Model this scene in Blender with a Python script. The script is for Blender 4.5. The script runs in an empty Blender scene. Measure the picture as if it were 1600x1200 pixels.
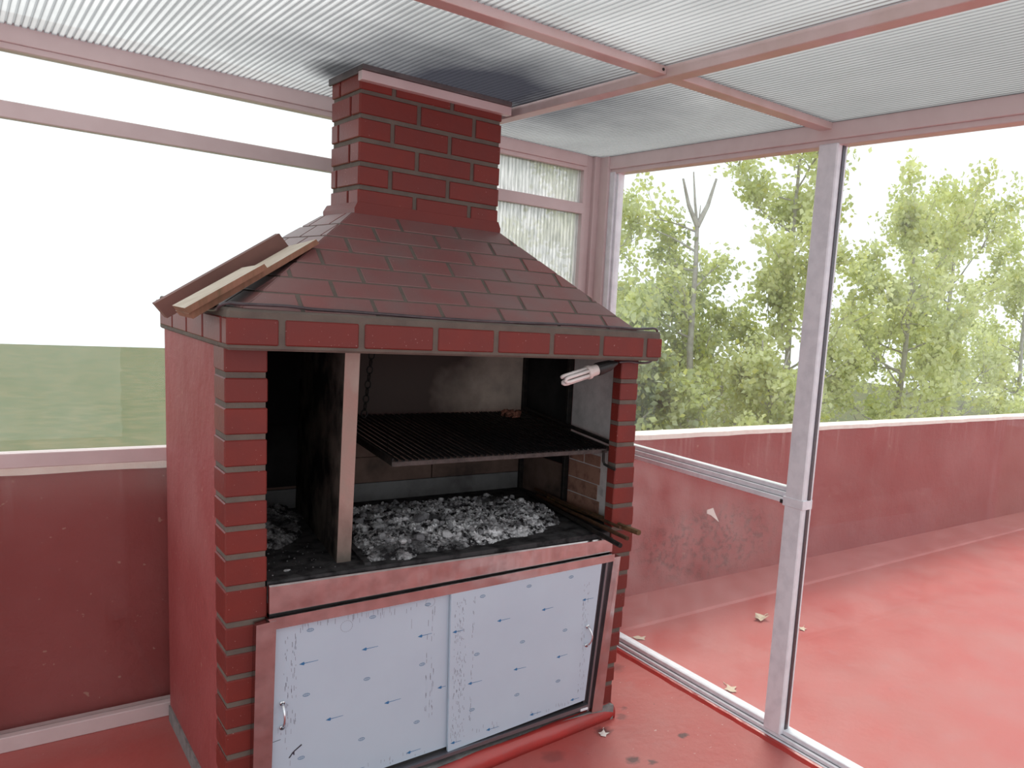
import bpy, math, random
from mathutils import Vector, Matrix, noise as mnoise
random.seed(7)
sc = bpy.context.scene
col = sc.collection

# ------------------------------------------------------------------ camera, world, sun, exposure
cam_d = bpy.data.cameras.new('camera')
cam = bpy.data.objects.new('camera', cam_d)
col.objects.link(cam)
cam_d.sensor_fit = 'HORIZONTAL'
cam_d.sensor_width = 36.0
cam_d.lens = 1278.05 / 1600 * 36.0
cam_d.shift_x = (800 - 1066.74) / 1600
cam_d.shift_y = (679.43 - 600) / 1600
cam_d.clip_start = 0.02
CR = (0.749, -0.658, 0.076); CU = (0.040, 0.159, 0.986); CF = (0.662, 0.736, -0.145)
cr = Vector(CR).normalized(); cf = Vector(CF); cf = (cf - cr * cf.dot(cr)).normalized(); cu = cr.cross(cf)
m = Matrix((cr, cu, -cf)).transposed().to_4x4()
m.translation = Vector((-0.597, -2.272, 1.508))
cam.matrix_world = m
sc.camera = cam

world = bpy.data.worlds.new('sky')
sc.world = world
world.use_nodes = True
wn = world.node_tree.nodes; wl = world.node_tree.links
bg = wn['Background']
bg.inputs['Color'].default_value = (0.93, 0.97, 1.0, 1)
bg.inputs['Strength'].default_value = 1.35
sun_d = bpy.data.lights.new('sun', 'SUN')
sun_d.energy = 2.4; sun_d.angle = math.radians(25); sun_d.color = (1.0, 0.95, 0.86)
sun = bpy.data.objects.new('sun', sun_d); col.objects.link(sun)
sun.rotation_euler = Vector((-0.35, -0.45, -0.85)).to_track_quat('-Z', 'Y').to_euler()
sc.view_settings.view_transform = 'Standard'
sc.view_settings.look = 'None'
sc.view_settings.gamma = 1.0
sc.view_settings.use_curve_mapping = False
sc.view_settings.exposure = 0.0
sc.cycles.use_denoising = True
sc.cycles.max_bounces = 10
sc.cycles.transparent_max_bounces = 24

# ------------------------------------------------------------------ materials
def lin(r, g, b):
    f = lambda c: (c / 255 / 12.92) if c / 255 <= 0.04045 else ((c / 255 + 0.055) / 1.055) ** 2.4
    return (f(r), f(g), f(b), 1)

class NT:
    def __init__(s, name):
        s.m = bpy.data.materials.new(name); s.m.use_nodes = True
        s.t = s.m.node_tree; s.n = s.t.nodes; s.l = s.t.links
        s.p = s.n['Principled BSDF']; s.o = s.n['Material Output']
    def new(s, typ, **kw):
        nd = s.n.new(typ)
        for k, v in kw.items():
            if k in nd.inputs: s.set(nd, k, v)
            else: setattr(nd, k, v)
        return nd
    def set(s, nd, k, v):
        if isinstance(v, bpy.types.NodeSocket): s.l.new(v, nd.inputs[k])
        else: nd.inputs[k].default_value = v
    def coord(s, kind='Object'):
        return s.new('ShaderNodeTexCoord').outputs[kind]
    def mapping(s, vec, scale=(1, 1, 1), loc=(0, 0, 0)):
        mp = s.new('ShaderNodeMapping'); s.set(mp, 'Vector', vec); s.set(mp, 'Scale', scale); s.set(mp, 'Location', loc)
        return mp.outputs[0]
    def noise(s, vec, scale, detail=3, rough=0.55):
        nd = s.new('ShaderNodeTexNoise'); s.set(nd, 'Vector', vec); s.set(nd, 'Scale', scale); s.set(nd, 'Detail', detail); s.set(nd, 'Roughness', rough)
        return nd.outputs['Fac']
    def ramp(s, fac, a, b, va=0.0, vb=1.0):
        nd = s.new('ShaderNodeMapRange'); s.set(nd, 0, fac)
        for i, v in zip((1, 2, 3, 4), (a, b, va, vb)): s.set(nd, i, v)
        return nd.outputs[0]
    def mix(s, fac, a, b, mode='MIX'):
        nd = s.new('ShaderNodeMix', data_type='RGBA', blend_type=mode)
        s.set(nd, 0, fac); s.set(nd, 6, a); s.set(nd, 7, b)
        return nd.outputs[2]
    def math(s, op, a, b=0.0, c=0.0):
        nd = s.new('ShaderNodeMath', operation=op)
        s.set(nd, 0, a); s.set(nd, 1, b)
        if op in ('MULTIPLY_ADD',): s.set(nd, 2, c)
        return nd.outputs[0]
    def bump(s, h, strength=0.3, dist=0.01):
        nd = s.new('ShaderNodeBump'); s.set(nd, 'Height', h); s.set(nd, 'Strength', strength); s.set(nd, 'Distance', dist)
        s.l.new(nd.outputs[0], s.p.inputs['Normal'])
    def dist(s, vec, p):
        nd = s.new('ShaderNodeVectorMath', operation='DISTANCE'); s.set(nd, 0, vec); s.set(nd, 1, p)
        return nd.outputs['Value']
    def rnd(s):
        return s.new('ShaderNodeObjectInfo').outputs['Random']
    def fin(s, base=None, rough=None, metal=None, spec=None):
        if base is not None: s.set(s.p, 'Base Color', base)
        if rough is not None: s.set(s.p, 'Roughness', rough)
        if metal is not None: s.set(s.p, 'Metallic', metal)
        if spec is not None: s.set(s.p, 'Specular IOR Level', spec)
        return s.m

MAT = {}
def brick_paint():
    t = NT('brick_paint'); c = t.coord()
    r = t.rnd()
    a = t.mix(r, (0.215, 0.0275, 0.0195, 1), (0.170, 0.025, 0.0195, 1))
    n = t.noise(c, 9, 3); a = t.mix(t.ramp(n, 0.35, 0.75), a, (0.160, 0.027, 0.023, 1))
    fl = t.noise(c, 160, 1); a = t.mix(t.ramp(fl, 0.74, 0.78, 0, 0.55), a, (0.5, 0.32, 0.3, 1))
    t.bump(t.noise(c, 60, 4), 0.18, 0.004)
    return t.fin(a, 0.45, 0, 0.32)
MAT['brick'] = brick_paint()
def hood_sheen_paint():  # same brick paint with the grey reflection of sky and ceiling mixed in
    t = NT('brick_paint_sheen'); c = t.coord()
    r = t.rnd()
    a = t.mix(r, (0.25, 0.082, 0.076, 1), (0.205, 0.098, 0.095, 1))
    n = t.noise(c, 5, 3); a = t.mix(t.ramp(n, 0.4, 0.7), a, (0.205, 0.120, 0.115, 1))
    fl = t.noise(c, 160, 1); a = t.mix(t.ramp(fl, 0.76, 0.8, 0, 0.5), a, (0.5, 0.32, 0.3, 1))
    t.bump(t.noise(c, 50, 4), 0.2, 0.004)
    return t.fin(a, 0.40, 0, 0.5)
MAT['hood'] = hood_sheen_paint()
def plain(name, colr, rough=0.5, metal=0.0, spec=0.5, nscale=None, ncol=None, bump=None, lo=0.4, hi=0.7):
    t = NT(name); c = t.coord(); a = colr
    if nscale: a = t.mix(t.ramp(t.noise(c, nscale, 4), lo, hi), colr, ncol)
    if bump: t.bump(t.noise(c, bump[0], 4), bump[1], 0.006)
    return t.fin(a, rough, metal, spec)
MAT['mortar'] = plain('mortar', (0.160, 0.132, 0.112, 1), 0.85, 0, 0.2, 14, (0.125, 0.102, 0.090, 1), (90, 0.35))
MAT['pink'] = plain('pink_metal_paint', (0.68, 0.54, 0.54, 1), 0.30, 0, 0.5, 6, (0.61, 0.47, 0.47, 1))
MAT['pinkbeam'] = plain('pink_beam_paint', (0.66, 0.51, 0.50, 1), 0.28, 0, 0.5, 9, (0.57, 0.43, 0.40, 1))
MAT['alu'] = plain('white_aluminium', (0.82, 0.82, 0.87, 1), 0.28, 0.0, 0.5, 22, (0.70, 0.70, 0.75, 1))
MAT['film'] = plain('steel_under_film', (0.50, 0.60, 0.70, 1), 0.32, 0.05, 0.5, 3, (0.47, 0.56, 0.665, 1))
MAT['ink'] = plain('blue_ink', (0.03, 0.16, 0.36, 1), 0.5)
MAT['inkpale'] = plain('pale_blue_ink', (0.13, 0.24, 0.38, 1), 0.5)
MAT['crease'] = plain('crease_grey', (0.19, 0.20, 0.26, 1), 0.5)
MAT['smear'] = plain('black_smear', (0.03, 0.03, 0.05, 1), 0.5)
MAT['chrome'] = plain('chrome', (0.75, 0.75, 0.78, 1), 0.12, 1.0)
def steel():
    t = NT('polished_steel'); c = t.coord()
    n = t.noise(t.mapping(c, (1.5, 1.5, 2.5)), 4, 1)
    n2 = t.noise(t.mapping(c, (1, 1, 0.15)), 45, 3)
    h = t.math('ADD', n, t.math('MULTIPLY', n2, 0.02))
    t.bump(h, 0.10, 0.05)
    return t.fin(t.mix(t.ramp(t.noise(c, 25, 3), 0.4, 0.7), (0.52, 0.47, 0.47, 1), (0.42, 0.37, 0.37, 1)), t.ramp(n2, 0.3, 0.8, 0.14, 0.26), 1.0)
MAT['steel'] = steel()
MAT['sootgrey'] = plain('sooty_grey_metal', (0.16, 0.135, 0.14, 1), 0.5, 0, 0.4, 9, (0.07, 0.06, 0.062, 1))
MAT['darksteel'] = plain('dull_dark_steel', (0.12, 0.11, 0.12, 1), 0.4, 0.8)
MAT['tracksteel'] = plain('grey_track_steel', (0.21, 0.20, 0.22, 1), 0.4, 0.8)
MAT['iron'] = plain('burnt_black_iron', (0.012, 0.011, 0.011, 1), 0.55, 0.2, 0.3, 40, (0.03, 0.024, 0.02, 1), (150, 0.4))
MAT['ironbar'] = plain('greasy_black_iron', (0.006, 0.006, 0.007, 1), 0.45, 0.0, 0.25, 60, (0.03, 0.026, 0.024, 1), (200, 0.4), 0.55, 0.8)
MAT['frontiron'] = plain('scaly_grey_iron', (0.085, 0.068, 0.064, 1), 0.6, 0, 0.3, 50, (0.045, 0.036, 0.034, 1), (150, 0.4))
MAT['step_shade'] = plain('step_shade_grey', (0.20, 0.20, 0.215, 1), 0.7)  # grey for the shade in the rail and track steps
MAT['rust'] = plain('rusty_iron', (0.10, 0.045, 0.022, 1), 0.75, 0.2, 0.3, 40, (0.05, 0.03, 0.02, 1), (160, 0.5))
MAT['stick'] = plain('weathered_iron_stick', (0.16, 0.085, 0.04, 1), 0.8, 0, 0.3, 30, (0.06, 0.05, 0.025, 1), (120, 0.6))
MAT['cement'] = plain('grey_cement', (0.26, 0.25, 0.245, 1), 0.85, 0, 0.2, 25, (0.17, 0.16, 0.16, 1), (120, 0.5))
MAT['white'] = plain('white_plastic', (0.72, 0.64, 0.61, 1), 0.4)
MAT['tube'] = plain('white_glass_tube', (0.82, 0.75, 0.73, 1), 0.2)
MAT['black'] = plain('black_plastic', (0.015, 0.014, 0.014, 1), 0.5)
MAT['cable'] = plain('dark_cable', (0.055, 0.042, 0.048, 1), 0.35, 0, 0.5, 30, (0.10, 0.075, 0.085, 1))
MAT['cream'] = plain('pale_sawn_wood', (0.72, 0.63, 0.52, 1), 0.7, 0, 0.3, 18, (0.62, 0.52, 0.41, 1))
MAT['brownwood'] = plain('red_brown_wood', (0.20, 0.10, 0.085, 1), 0.65, 0, 0.3, 7, (0.26, 0.125, 0.105, 1))
def edgewood():
    t = NT('board_edge_wood'); c = t.coord()
    n = t.noise(t.mapping(c, (70, 12, 12)), 1.0, 4)
    a = t.mix(t.ramp(n, 0.3, 0.75), (0.33, 0.15, 0.10, 1), (0.19, 0.105, 0.06, 1))
    return t.fin(a, 0.75, 0, 0.3)
MAT['edge'] = edgewood()
def floor_paint():
    t = NT('red_floor_paint'); c = t.coord()
    a = t.mix(t.ramp(t.noise(c, 2.6, 4), 0.35, 0.7), (0.45, 0.085, 0.075, 1), (0.43, 0.125, 0.112, 1))
    a = t.mix(t.ramp(t.noise(c, 9, 5, 0.65), 0.58, 0.75, 0, 0.35), a, (0.42, 0.17, 0.17, 1))
    w = t.new('ShaderNodeVectorMath', operation='ADD')
    nz = t.new('ShaderNodeTexNoise'); t.set(nz, 'Vector', c); t.set(nz, 'Scale', 30.0)
    sc_ = t.new('ShaderNodeVectorMath', operation='SCALE'); t.set(sc_, 0, nz.outputs['Color']); t.set(sc_, 'Scale', 0.05)
    t.set(w, 0, c); t.set(w, 1, sc_.outputs[0])
    cw = w.outputs[0]
    for (x, y, r, k) in ((1.10, -0.075, 0.040, 0.85), (1.325, -0.265, 0.022, 0.9), (1.22, -0.03, 0.03, 0.5), (1.075, -0.29, 0.028, 0.85), (1.12, -0.33, 0.02, 0.8),
                         (1.27, 0.02, 0.02, 0.5), (1.45, 0.33, 0.05, 0.45), (0.86, -0.12, 0.05, 0.35)):
        d = t.dist(cw, (x + 0.025, y + 0.025, 0.025))
        a = t.mix(t.ramp(d, r * 0.45, r, k, 0), a, (0.07, 0.03, 0.03, 1))
    sp = t.noise(c, 38, 2); a = t.mix(t.ramp(sp, 0.735, 0.76, 0, 0.7), a, (0.07, 0.03, 0.03, 1))
    sp2 = t.noise(t.mapping(c, (1, 1, 1), (3, 5, 1)), 55, 1); a = t.mix(t.ramp(sp2, 0.75, 0.78, 0, 0.6), a, (0.62, 0.45, 0.42, 1))
    t.bump(t.noise(c, 25, 4), 0.15, 0.01)
    return t.fin(a, t.ramp(t.noise(c, 4, 3), 0.3, 0.7, 0.32, 0.52), 0, 0.5)
MAT['floor'] = floor_paint()
MAT['covefloor'] = plain('dusty_red_paint', (0.46, 0.14, 0.13, 1), 0.6, 0, 0.3, 5, (0.40, 0.10, 0.09, 1))
MAT['kerbred'] = plain('glossy_red_paint', (0.44, 0.045, 0.04, 1), 0.28, 0, 0.6, 12, (0.36, 0.05, 0.045, 1), (25, 0.25))
def parapet_paint():
    t = NT('red_wall_paint'); c = t.coord()
    a = t.mix(t.ramp(t.noise(c, 3, 4), 0.35, 0.7), (0.30, 0.060, 0.058, 1), (0.34, 0.082, 0.08, 1))
    st = t.noise(t.mapping(c, (22, 1, 0.8)), 1.0, 3)
    z = t.new('ShaderNodeSeparateXYZ'); t.set(z, 0, c)
    top = t.ramp(z.outputs[2], 0.62, 0.88)
    a = t.mix(t.math('MULTIPLY', t.ramp(st, 0.55, 0.75), t.math('MULTIPLY', top, 0.45)), a, (0.55, 0.32, 0.31, 1))
    sp = t.noise(c, 45, 2); a = t.mix(t.ramp(sp, 0.70, 0.74, 0, 0.5), a, (0.55, 0.33, 0.26, 1))
    d = t.dist(t.mapping(c, (0.62, 1, 1.6)), (1.58, 0.93, 0.40))
    pit = t.math('MULTIPLY', t.ramp(d, 0.24, 0.40, 1, 0), t.ramp(t.noise(c, 30, 5, 0.7), 0.50, 0.60))
    a = t.mix(t.math('MULTIPLY', pit, 0.75), a, (0.15, 0.04, 0.035, 1))
    t.bump(t.math('SUBTRACT', t.noise(c, 20, 5), pit), 0.5, 0.012)
    return t.fin(a, 0.62, 0, 0.3)
MAT['parapet'] = parapet_paint()
MAT['coping'] = plain('sunlit_coping', (0.88, 0.78, 0.72, 1), 0.8, 0, 0.2, 18, (0.80, 0.66, 0.60, 1), (40, 0.5))  # parapet top made pale: its sunlight is put into the colour
def soot(name, base, k0, k1, scale=4, centre=None, rad=None, tint=(0.010, 0.009, 0.010, 1)):
    t = NT(name); c = t.coord()
    b = t.mix(t.ramp(t.noise(c, 11, 5, 0.65), 0.4, 0.7), base, tuple(x * 0.72 for x in base[:3]) + (1,))
    n = t.noise(c, scale, 4)
    f = t.ramp(n, k0, k1)
    if centre:
        d = t.math('ADD', t.dist(c, centre), t.math('MULTIPLY', t.math('SUBTRACT', n, 0.5), rad * 1.2))
        f = t.math('MAXIMUM', t.math('MULTIPLY', f, 0.5), t.ramp(d, rad * 0.75, rad * 1.35))
    a = t.mix(f, b, tint)
    t.bump(t.noise(c, 60, 4), 0.3, 0.005)
    return t.fin(a, 0.9, 0, 0.1)
MAT['soot_black'] = soot('soot_black', (0.03, 0.028, 0.028, 1), 0.35, 0.55)
MAT['soot_slab'] = soot('sooty_slab', (0.13, 0.105, 0.09, 1), 0.40, 0.60, 7)
MAT['soot_panel'] = soot('stained_fire_panel', (0.56, 0.45, 0.38, 1), 0.5, 0.85, 3.0, (0.88, 0.76, 1.22), 0.55, (0.085, 0.062, 0.056, 1))
MAT['soot_course'] = soot('ashy_fire_course', (0.20, 0.195, 0.195, 1), 0.55, 0.85, 6, None, None, (0.05, 0.042, 0.04, 1))
MAT['soot_brown'] = soot('brown_fire_course', (0.17, 0.11, 0.09, 1), 0.45, 0.75, 6, None, None, (0.03, 0.025, 0.025, 1))
MAT['plaster'] = soot('grey_fire_plaster', (0.60, 0.55, 0.54, 1), 0.66, 0.9, 7)
MAT['firebrick'] = soot('scorched_fire_brick', (0.36, 0.19, 0.14, 1), 0.5, 0.75, 16, None, None, (0.07, 0.035, 0.028, 1))
def divm():
    t = NT('pink_divider_face'); c = t.coord(); z = t.new('ShaderNodeSeparateXYZ'); t.set(z, 0, c)
    n = t.noise(t.mapping(c, (1, 1, 0.5)), 22, 4)
    a = t.mix(t.ramp(n, 0.35, 0.7), (0.42, 0.255, 0.225, 1), (0.36, 0.26, 0.225, 1))
    f = t.math('ADD', z.outputs[2], t.math('MULTIPLY', t.math('SUBTRACT', n, 0.5), 0.25))
    a = t.mix(t.ramp(f, 0.72, 0.90, 0.85, 0.0), a, (0.10, 0.09, 0.075, 1))
    a = t.mix(t.ramp(f, 1.20, 1.34, 0.0, 0.8), a, (0.52, 0.43, 0.38, 1))
    t.bump(t.noise(c, 80, 4), 0.4, 0.005)
    return t.fin(a, 0.85, 0, 0.2)
MAT['divface'] = divm()
MAT['tray'] = soot('ash_tray_iron', (0.055, 0.052, 0.054, 1), 0.45, 0.7, 22)
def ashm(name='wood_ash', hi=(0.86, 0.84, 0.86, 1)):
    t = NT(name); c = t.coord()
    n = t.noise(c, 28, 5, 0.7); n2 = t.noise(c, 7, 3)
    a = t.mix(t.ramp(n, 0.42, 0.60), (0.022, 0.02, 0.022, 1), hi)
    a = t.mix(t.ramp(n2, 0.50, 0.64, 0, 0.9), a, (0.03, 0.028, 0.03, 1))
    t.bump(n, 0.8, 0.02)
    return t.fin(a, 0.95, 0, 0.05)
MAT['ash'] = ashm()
MAT['ash_shaded'] = ashm('shaded_ash', (0.34, 0.325, 0.33, 1))  # same ash made darker: the compartment's shade is in its colour
def lumpm():
    t = NT('ashy_charcoal'); c = t.coord(); r = t.rnd()
    n = t.noise(c, 45, 4, 0.7)
    b = t.mix(t.math('POWER', r, 1.6), (0.26, 0.25, 0.265, 1), (1.0, 0.98, 1.0, 1))
    a = t.mix(t.ramp(n, 0.30, 0.55), (0.09, 0.085, 0.09, 1), b)
    t.bump(n, 0.6, 0.008)
    return t.fin(a, 0.95, 0, 0.05)
MAT['lump'] = lumpm()
MAT['scrap'] = plain('scorched_scrap', (0.26, 0.11, 0.075, 1), 0.8, 0, 0.2, 60, (0.08, 0.04, 0.03, 1))
MAT['dryleaf'] = plain('dry_leaf', (0.66, 0.55, 0.42, 1), 0.7, 0, 0.3, 30, (0.52, 0.42, 0.30, 1))
MAT['chip'] = plain('white_chip', (0.75, 0.66, 0.62, 1), 0.8)
MAT['bark'] = plain('grey_bark', (0.46, 0.44, 0.40, 1), 0.9, 0, 0.2, 14, (0.30, 0.28, 0.25, 1), (60, 0.5))
MAT['ground'] = plain('grassy_ground', (0.10, 0.12, 0.05, 1), 0.9, 0, 0.2, 2, (0.16, 0.15, 0.07, 1))
def leafm(name, a, b):
    t = NT(name); c = t.coord()
    n = t.noise(c, 1.7, 3)
    colr = t.mix(t.ramp(n, 0.35, 0.65), a, b)
    t.n.remove(t.p)
    d = t.new('ShaderNodeBsdfDiffuse'); t.set(d, 0, colr)
    tr = t.new('ShaderNodeBsdfTranslucent'); t.set(tr, 0, t.mix(0.35, colr, (0.75, 0.85, 0.25, 1)))
    gl = t.new('ShaderNodeBsdfGlossy'); t.set(gl, 0, (0.9, 0.95, 0.9, 1)); t.set(gl, 1, 0.35)
    mx = t.new('ShaderNodeMixShader'); t.set(mx, 0, 0.5); t.l.new(d.outputs[0], mx.inputs[1]); t.l.new(tr.outputs[0], mx.inputs[2])
    m2 = t.new('ShaderNodeMixShader'); t.set(m2, 0, 0.10); t.l.new(mx.outputs[0], m2.inputs[1]); t.l.new(gl.outputs[0], m2.inputs[2])
    t.l.new(m2.outputs[0], t.o.inputs[0])
    return t.m
MAT['leaf'] = leafm('green_leaf', (0.46, 0.50, 0.20, 1), (0.80, 0.82, 0.42, 1))
MAT['leafdark'] = leafm('dark_green_leaf', (0.15, 0.20, 0.08, 1), (0.56, 0.60, 0.27, 1))
MAT['leafyellow'] = leafm('yellow_leaf', (0.62, 0.60, 0.12, 1), (0.50, 0.52, 0.14, 1))
def glass(name, dust=0.05, tint=(0.97, 0.99, 0.985, 1)):
    t = NT(name); c = t.coord()
    t.n.remove(t.p)
    tp = t.new('ShaderNodeBsdfTransparent'); t.set(tp, 0, tint)
    gl = t.new('ShaderNodeBsdfGlossy'); t.set(gl, 0, (1, 1, 1, 1)); t.set(gl, 1, 0.0)
    fr = t.new('ShaderNodeFresnel'); t.set(fr, 0, 1.45)
    geo = t.new('ShaderNodeNewGeometry')
    m1 = t.new('ShaderNodeMixShader'); t.set(m1, 0, t.math('MULTIPLY', fr.outputs[0], t.math('SUBTRACT', 1.0, geo.outputs['Backfacing'])))
    t.l.new(tp.outputs[0], m1.inputs[1]); t.l.new(gl.outputs[0], m1.inputs[2])
    df = t.new('ShaderNodeBsdfTranslucent'); t.set(df, 0, (0.9, 0.9, 0.9, 1))
    n = t.ramp(t.noise(c, 5, 4), 0.3, 0.75, dust * 0.4, dust * 1.4)
    m2 = t.new('ShaderNodeMixShader'); t.set(m2, 0, n); t.l.new(m1.outputs[0], m2.inputs[1]); t.l.new(df.outputs[0], m2.inputs[2])
    t.l.new(m2.outputs[0], t.o.inputs[0])
    return t.m
MAT['glass'] = glass('clear_glass', 0.03)
MAT['dustyglass'] = glass('dusty_glass', 0.055)
def ribbed(name, axis, soot_on=False):
    # translucent twin wall sheet: white diffuse transmission with darker webs
    t = NT(name); c = t.coord()
    t.n.remove(t.p)
    xyz = t.new('ShaderNodeSeparateXYZ'); t.set(xyz, 0, c)
    w = t.math('FRACT', t.math('MULTIPLY', xyz.outputs[axis], 60.0))
    web = t.ramp(t.math('ABSOLUTE', t.math('SUBTRACT', w, 0.5)), 0.10, 0.24, 1.0, 0.0)
    base = t.mix(t.math('MULTIPLY', web, 0.64 if soot_on else 0.30), (0.80, 0.81, 0.81, 1) if soot_on else (0.97, 0.97, 0.97, 1), (0.16, 0.17, 0.18, 1))
    if soot_on:
        dirt = t.noise(t.mapping(c, (1.2, 0.5, 1)), 2.6, 4)
        base = t.mix(t.ramp(dirt, 0.36, 0.70, 0.0, 0.6), base, (0.34, 0.35, 0.35, 1))
        # greyer towards the east, sooty patch round the flue
        base = t.mix(t.ramp(xyz.outputs[0], 0.15, 1.2, 0.0, 0.72), base, (0.33, 0.34, 0.34, 1))
        nz = t.math('MULTIPLY', t.math('SUBTRACT', t.noise(c, 5, 3), 0.5), 0.25)
        d1 = t.math('ADD', t.dist(t.mapping(c, (1, 1.0, 0)), (0.66, 0.20, 0)), nz)
        base = t.mix(t.ramp(d1, 0.16, 0.74, 0.97, 0.0), base, (0.045, 0.045, 0.06, 1))
        d2 = t.math('ADD', t.dist(t.mapping(c, (1, 0.6, 0)), (0.33, 0.26, 0)), t.math('MULTIPLY', nz, 0.3))
        base = t.mix(t.ramp(d2, 0.045, 0.12, 0.9, 0.0), base, (0.05, 0.05, 0.055, 1))
    else:
        v = t.noise(t.mapping(c, (7, 7, 2.0)), 1.0, 4)
        base = t.mix(t.ramp(v, 0.50, 0.75, 0.0, 0.55), base, (0.66, 0.68, 0.66, 1))
        st = t.noise(t.mapping(c, (1.0, 1.0, 0.10)), 130, 2)
        base = t.mix(t.ramp(st, 0.45, 0.72, 0.0, 0.7), base, (0.42, 0.44, 0.43, 1))
    tr = t.new('ShaderNodeBsdfTranslucent'); t.set(tr, 0, base)
    df = t.new('ShaderNodeBsdfDiffuse'); t.set(df, 0, base)
    tp = t.new('ShaderNodeBsdfTransparent'); t.set(tp, 0, base)
    m1 = t.new('ShaderNodeMixShader'); t.set(m1, 0, 0.12); t.l.new(tr.outputs[0], m1.inputs[1]); t.l.new(df.outputs[0], m1.inputs[2])
    m2 = t.new('ShaderNodeMixShader'); t.set(m2, 0, 0.25 if soot_on else 0.45); t.l.new(m1.outputs[0], m2.inputs[1]); t.l.new(tp.outputs[0], m2.inputs[2])
    t.l.new(m2.outputs[0], t.o.inputs[0])
    return t.m
MAT['roof'] = ribbed('twin_wall_roof_sheet', 0, True)
MAT['ribpane'] = ribbed('ribbed_pane', 0, False)

# ------------------------------------------------------------------ mesh helpers
class MB:
    def __init__(s): s.v = []; s.f = []; s.mi = []; s.k = 0
    def add(s, vs, fs, mi=None):
        o = len(s.v); s.v += [tuple(v) for v in vs]
        for f in fs: s.f.append([i + o for i in f]); s.mi.append(s.k if mi is None else mi)
        return s
    def hexa(s, p):  # 8 points: bottom 4 ccw, top 4 ccw
        return s.add(p, [(3, 2, 1, 0), (4, 5, 6, 7), (0, 1, 5, 4), (1, 2, 6, 5), (2, 3, 7, 6), (3, 0, 4, 7)])
    def box(s, x0, x1, y0, y1, z0, z1):
        return s.hexa([(x0, y0, z0), (x1, y0, z0), (x1, y1, z0), (x0, y1, z0), (x0, y0, z1), (x1, y0, z1), (x1, y1, z1), (x0, y1, z1)])
    def cbox(s, x0, x1, y0, y1, z0, z1, c=0.003):  # box with chamfered edges
        vs = []; idx = {}
        X = (x0, x1); Y = (y0, y1); Z = (z0, z1)
        for i in (0, 1):
            for j in (0, 1):
                for k in (0, 1):
                    px, py, pz = X[i], Y[j], Z[k]
                    ix = px + (c if i == 0 else -c); iy = py + (c if j == 0 else -c); iz = pz + (c if k == 0 else -c)
                    for a, p in (('x', (px, iy, iz)), ('y', (ix, py, iz)), ('z', (ix, iy, pz))):
                        idx[(i, j, k, a)] = len(vs); vs.append(p)
        fs = []
        for i in (0, 1):
            q = [idx[(i, 0, 0, 'x')], idx[(i, 1, 0, 'x')], idx[(i, 1, 1, 'x')], idx[(i, 0, 1, 'x')]]; fs.append(q if i else q[::-1])
            q = [idx[(0, i, 0, 'y')], idx[(0, i, 1, 'y')], idx[(1, i, 1, 'y')], idx[(1, i, 0, 'y')]]; fs.append(q if i else q[::-1])
            q = [idx[(0, 0, i, 'z')], idx[(1, 0, i, 'z')], idx[(1, 1, i, 'z')], idx[(0, 1, i, 'z')]]; fs.append(q if i else q[::-1])
        for i in (0, 1):
            for j in (0, 1):
                fs.append([idx[(i, j, 0, 'x')], idx[(i, j, 1, 'x')], idx[(i, j, 1, 'y')], idx[(i, j, 0, 'y')]][::(1 if i != j else -1)])
                fs.append([idx[(i, 0, j, 'x')], idx[(i, 1, j, 'x')], idx[(i, 1, j, 'z')], idx[(i, 0, j, 'z')]][::(-1 if i != j else 1)])
                fs.append([idx[(0, i, j, 'y')], idx[(1, i, j, 'y')], idx[(1, i, j, 'z')], idx[(0, i, j, 'z')]][::(1 if i != j else -1)])
        for i in (0, 1):
            for j in (0, 1):
                for k in (0, 1):
                    q = [idx[(i, j, k, a)] for a in 'xyz']; fs.append(q if (i + j + k) % 2 == 1 else q[::-1])
        return s.add(vs, fs)
    def prism(s, poly, n, t0, t1):  # extrude planar 3d poly from n*t0 to n*t1
        n = Vector(n).normalized(); k = len(poly)
        a = [Vector(p) + n * t0 for p in poly]; b = [Vector(p) + n * t1 for p in poly]
        return s.add(a + b, [tuple(range(k - 1, -1, -1)), tuple(range(k, 2 * k))] + [(i, (i + 1) % k, k + (i + 1) % k, k + i) for i in range(k)])
    def tube(s, path, r, seg=8, closed=False, caps=True):
        P = [Vector(p) for p in path]; n = len(P); R = r if isinstance(r, (list, tuple)) else [r] * n
        T = []
        for i in range(n):
            a = P[(i - 1) % n] if (closed or i > 0) else P[i]; b = P[(i + 1) % n] if (closed or i < n - 1) else P[i]
            T.append((b - a).normalized())
        u = T[0].orthogonal().normalized(); vs = []
        for i in range(n):
            u = (u - T[i] * u.dot(T[i]))
            u = u.normalized() if u.length > 1e-6 else T[i].orthogonal().normalized()
            w = T[i].cross(u)
            for k in range(seg):
                a = 2 * math.pi * k / seg; vs.append(P[i] + (u * math.cos(a) + w * math.sin(a)) * R[i])
        fs = []
        for i in range(n if closed else n - 1):
            j = (i + 1) % n
            for k in range(seg): fs.append((i * seg + k, i * seg + (k + 1) % seg, j * seg + (k + 1) % seg, j * seg + k))
        if caps and not closed: fs.append(tuple(range(seg - 1, -1, -1))); fs.append(tuple(range((n - 1) * seg, n * seg)))
        return s.add(vs, fs)
    def mesh(s, name, mats, smooth=False):
        me = bpy.data.meshes.new(name); me.from_pydata(s.v, [], s.f)
        for mm in (mats if isinstance(mats, (list, tuple)) else [mats]): me.materials.append(MAT[mm])
        if any(s.mi): me.polygons.foreach_set('material_index', s.mi)
        if smooth: me.polygons.foreach_set('use_smooth', [True] * len(me.polygons))
        me.update(); return me
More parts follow.
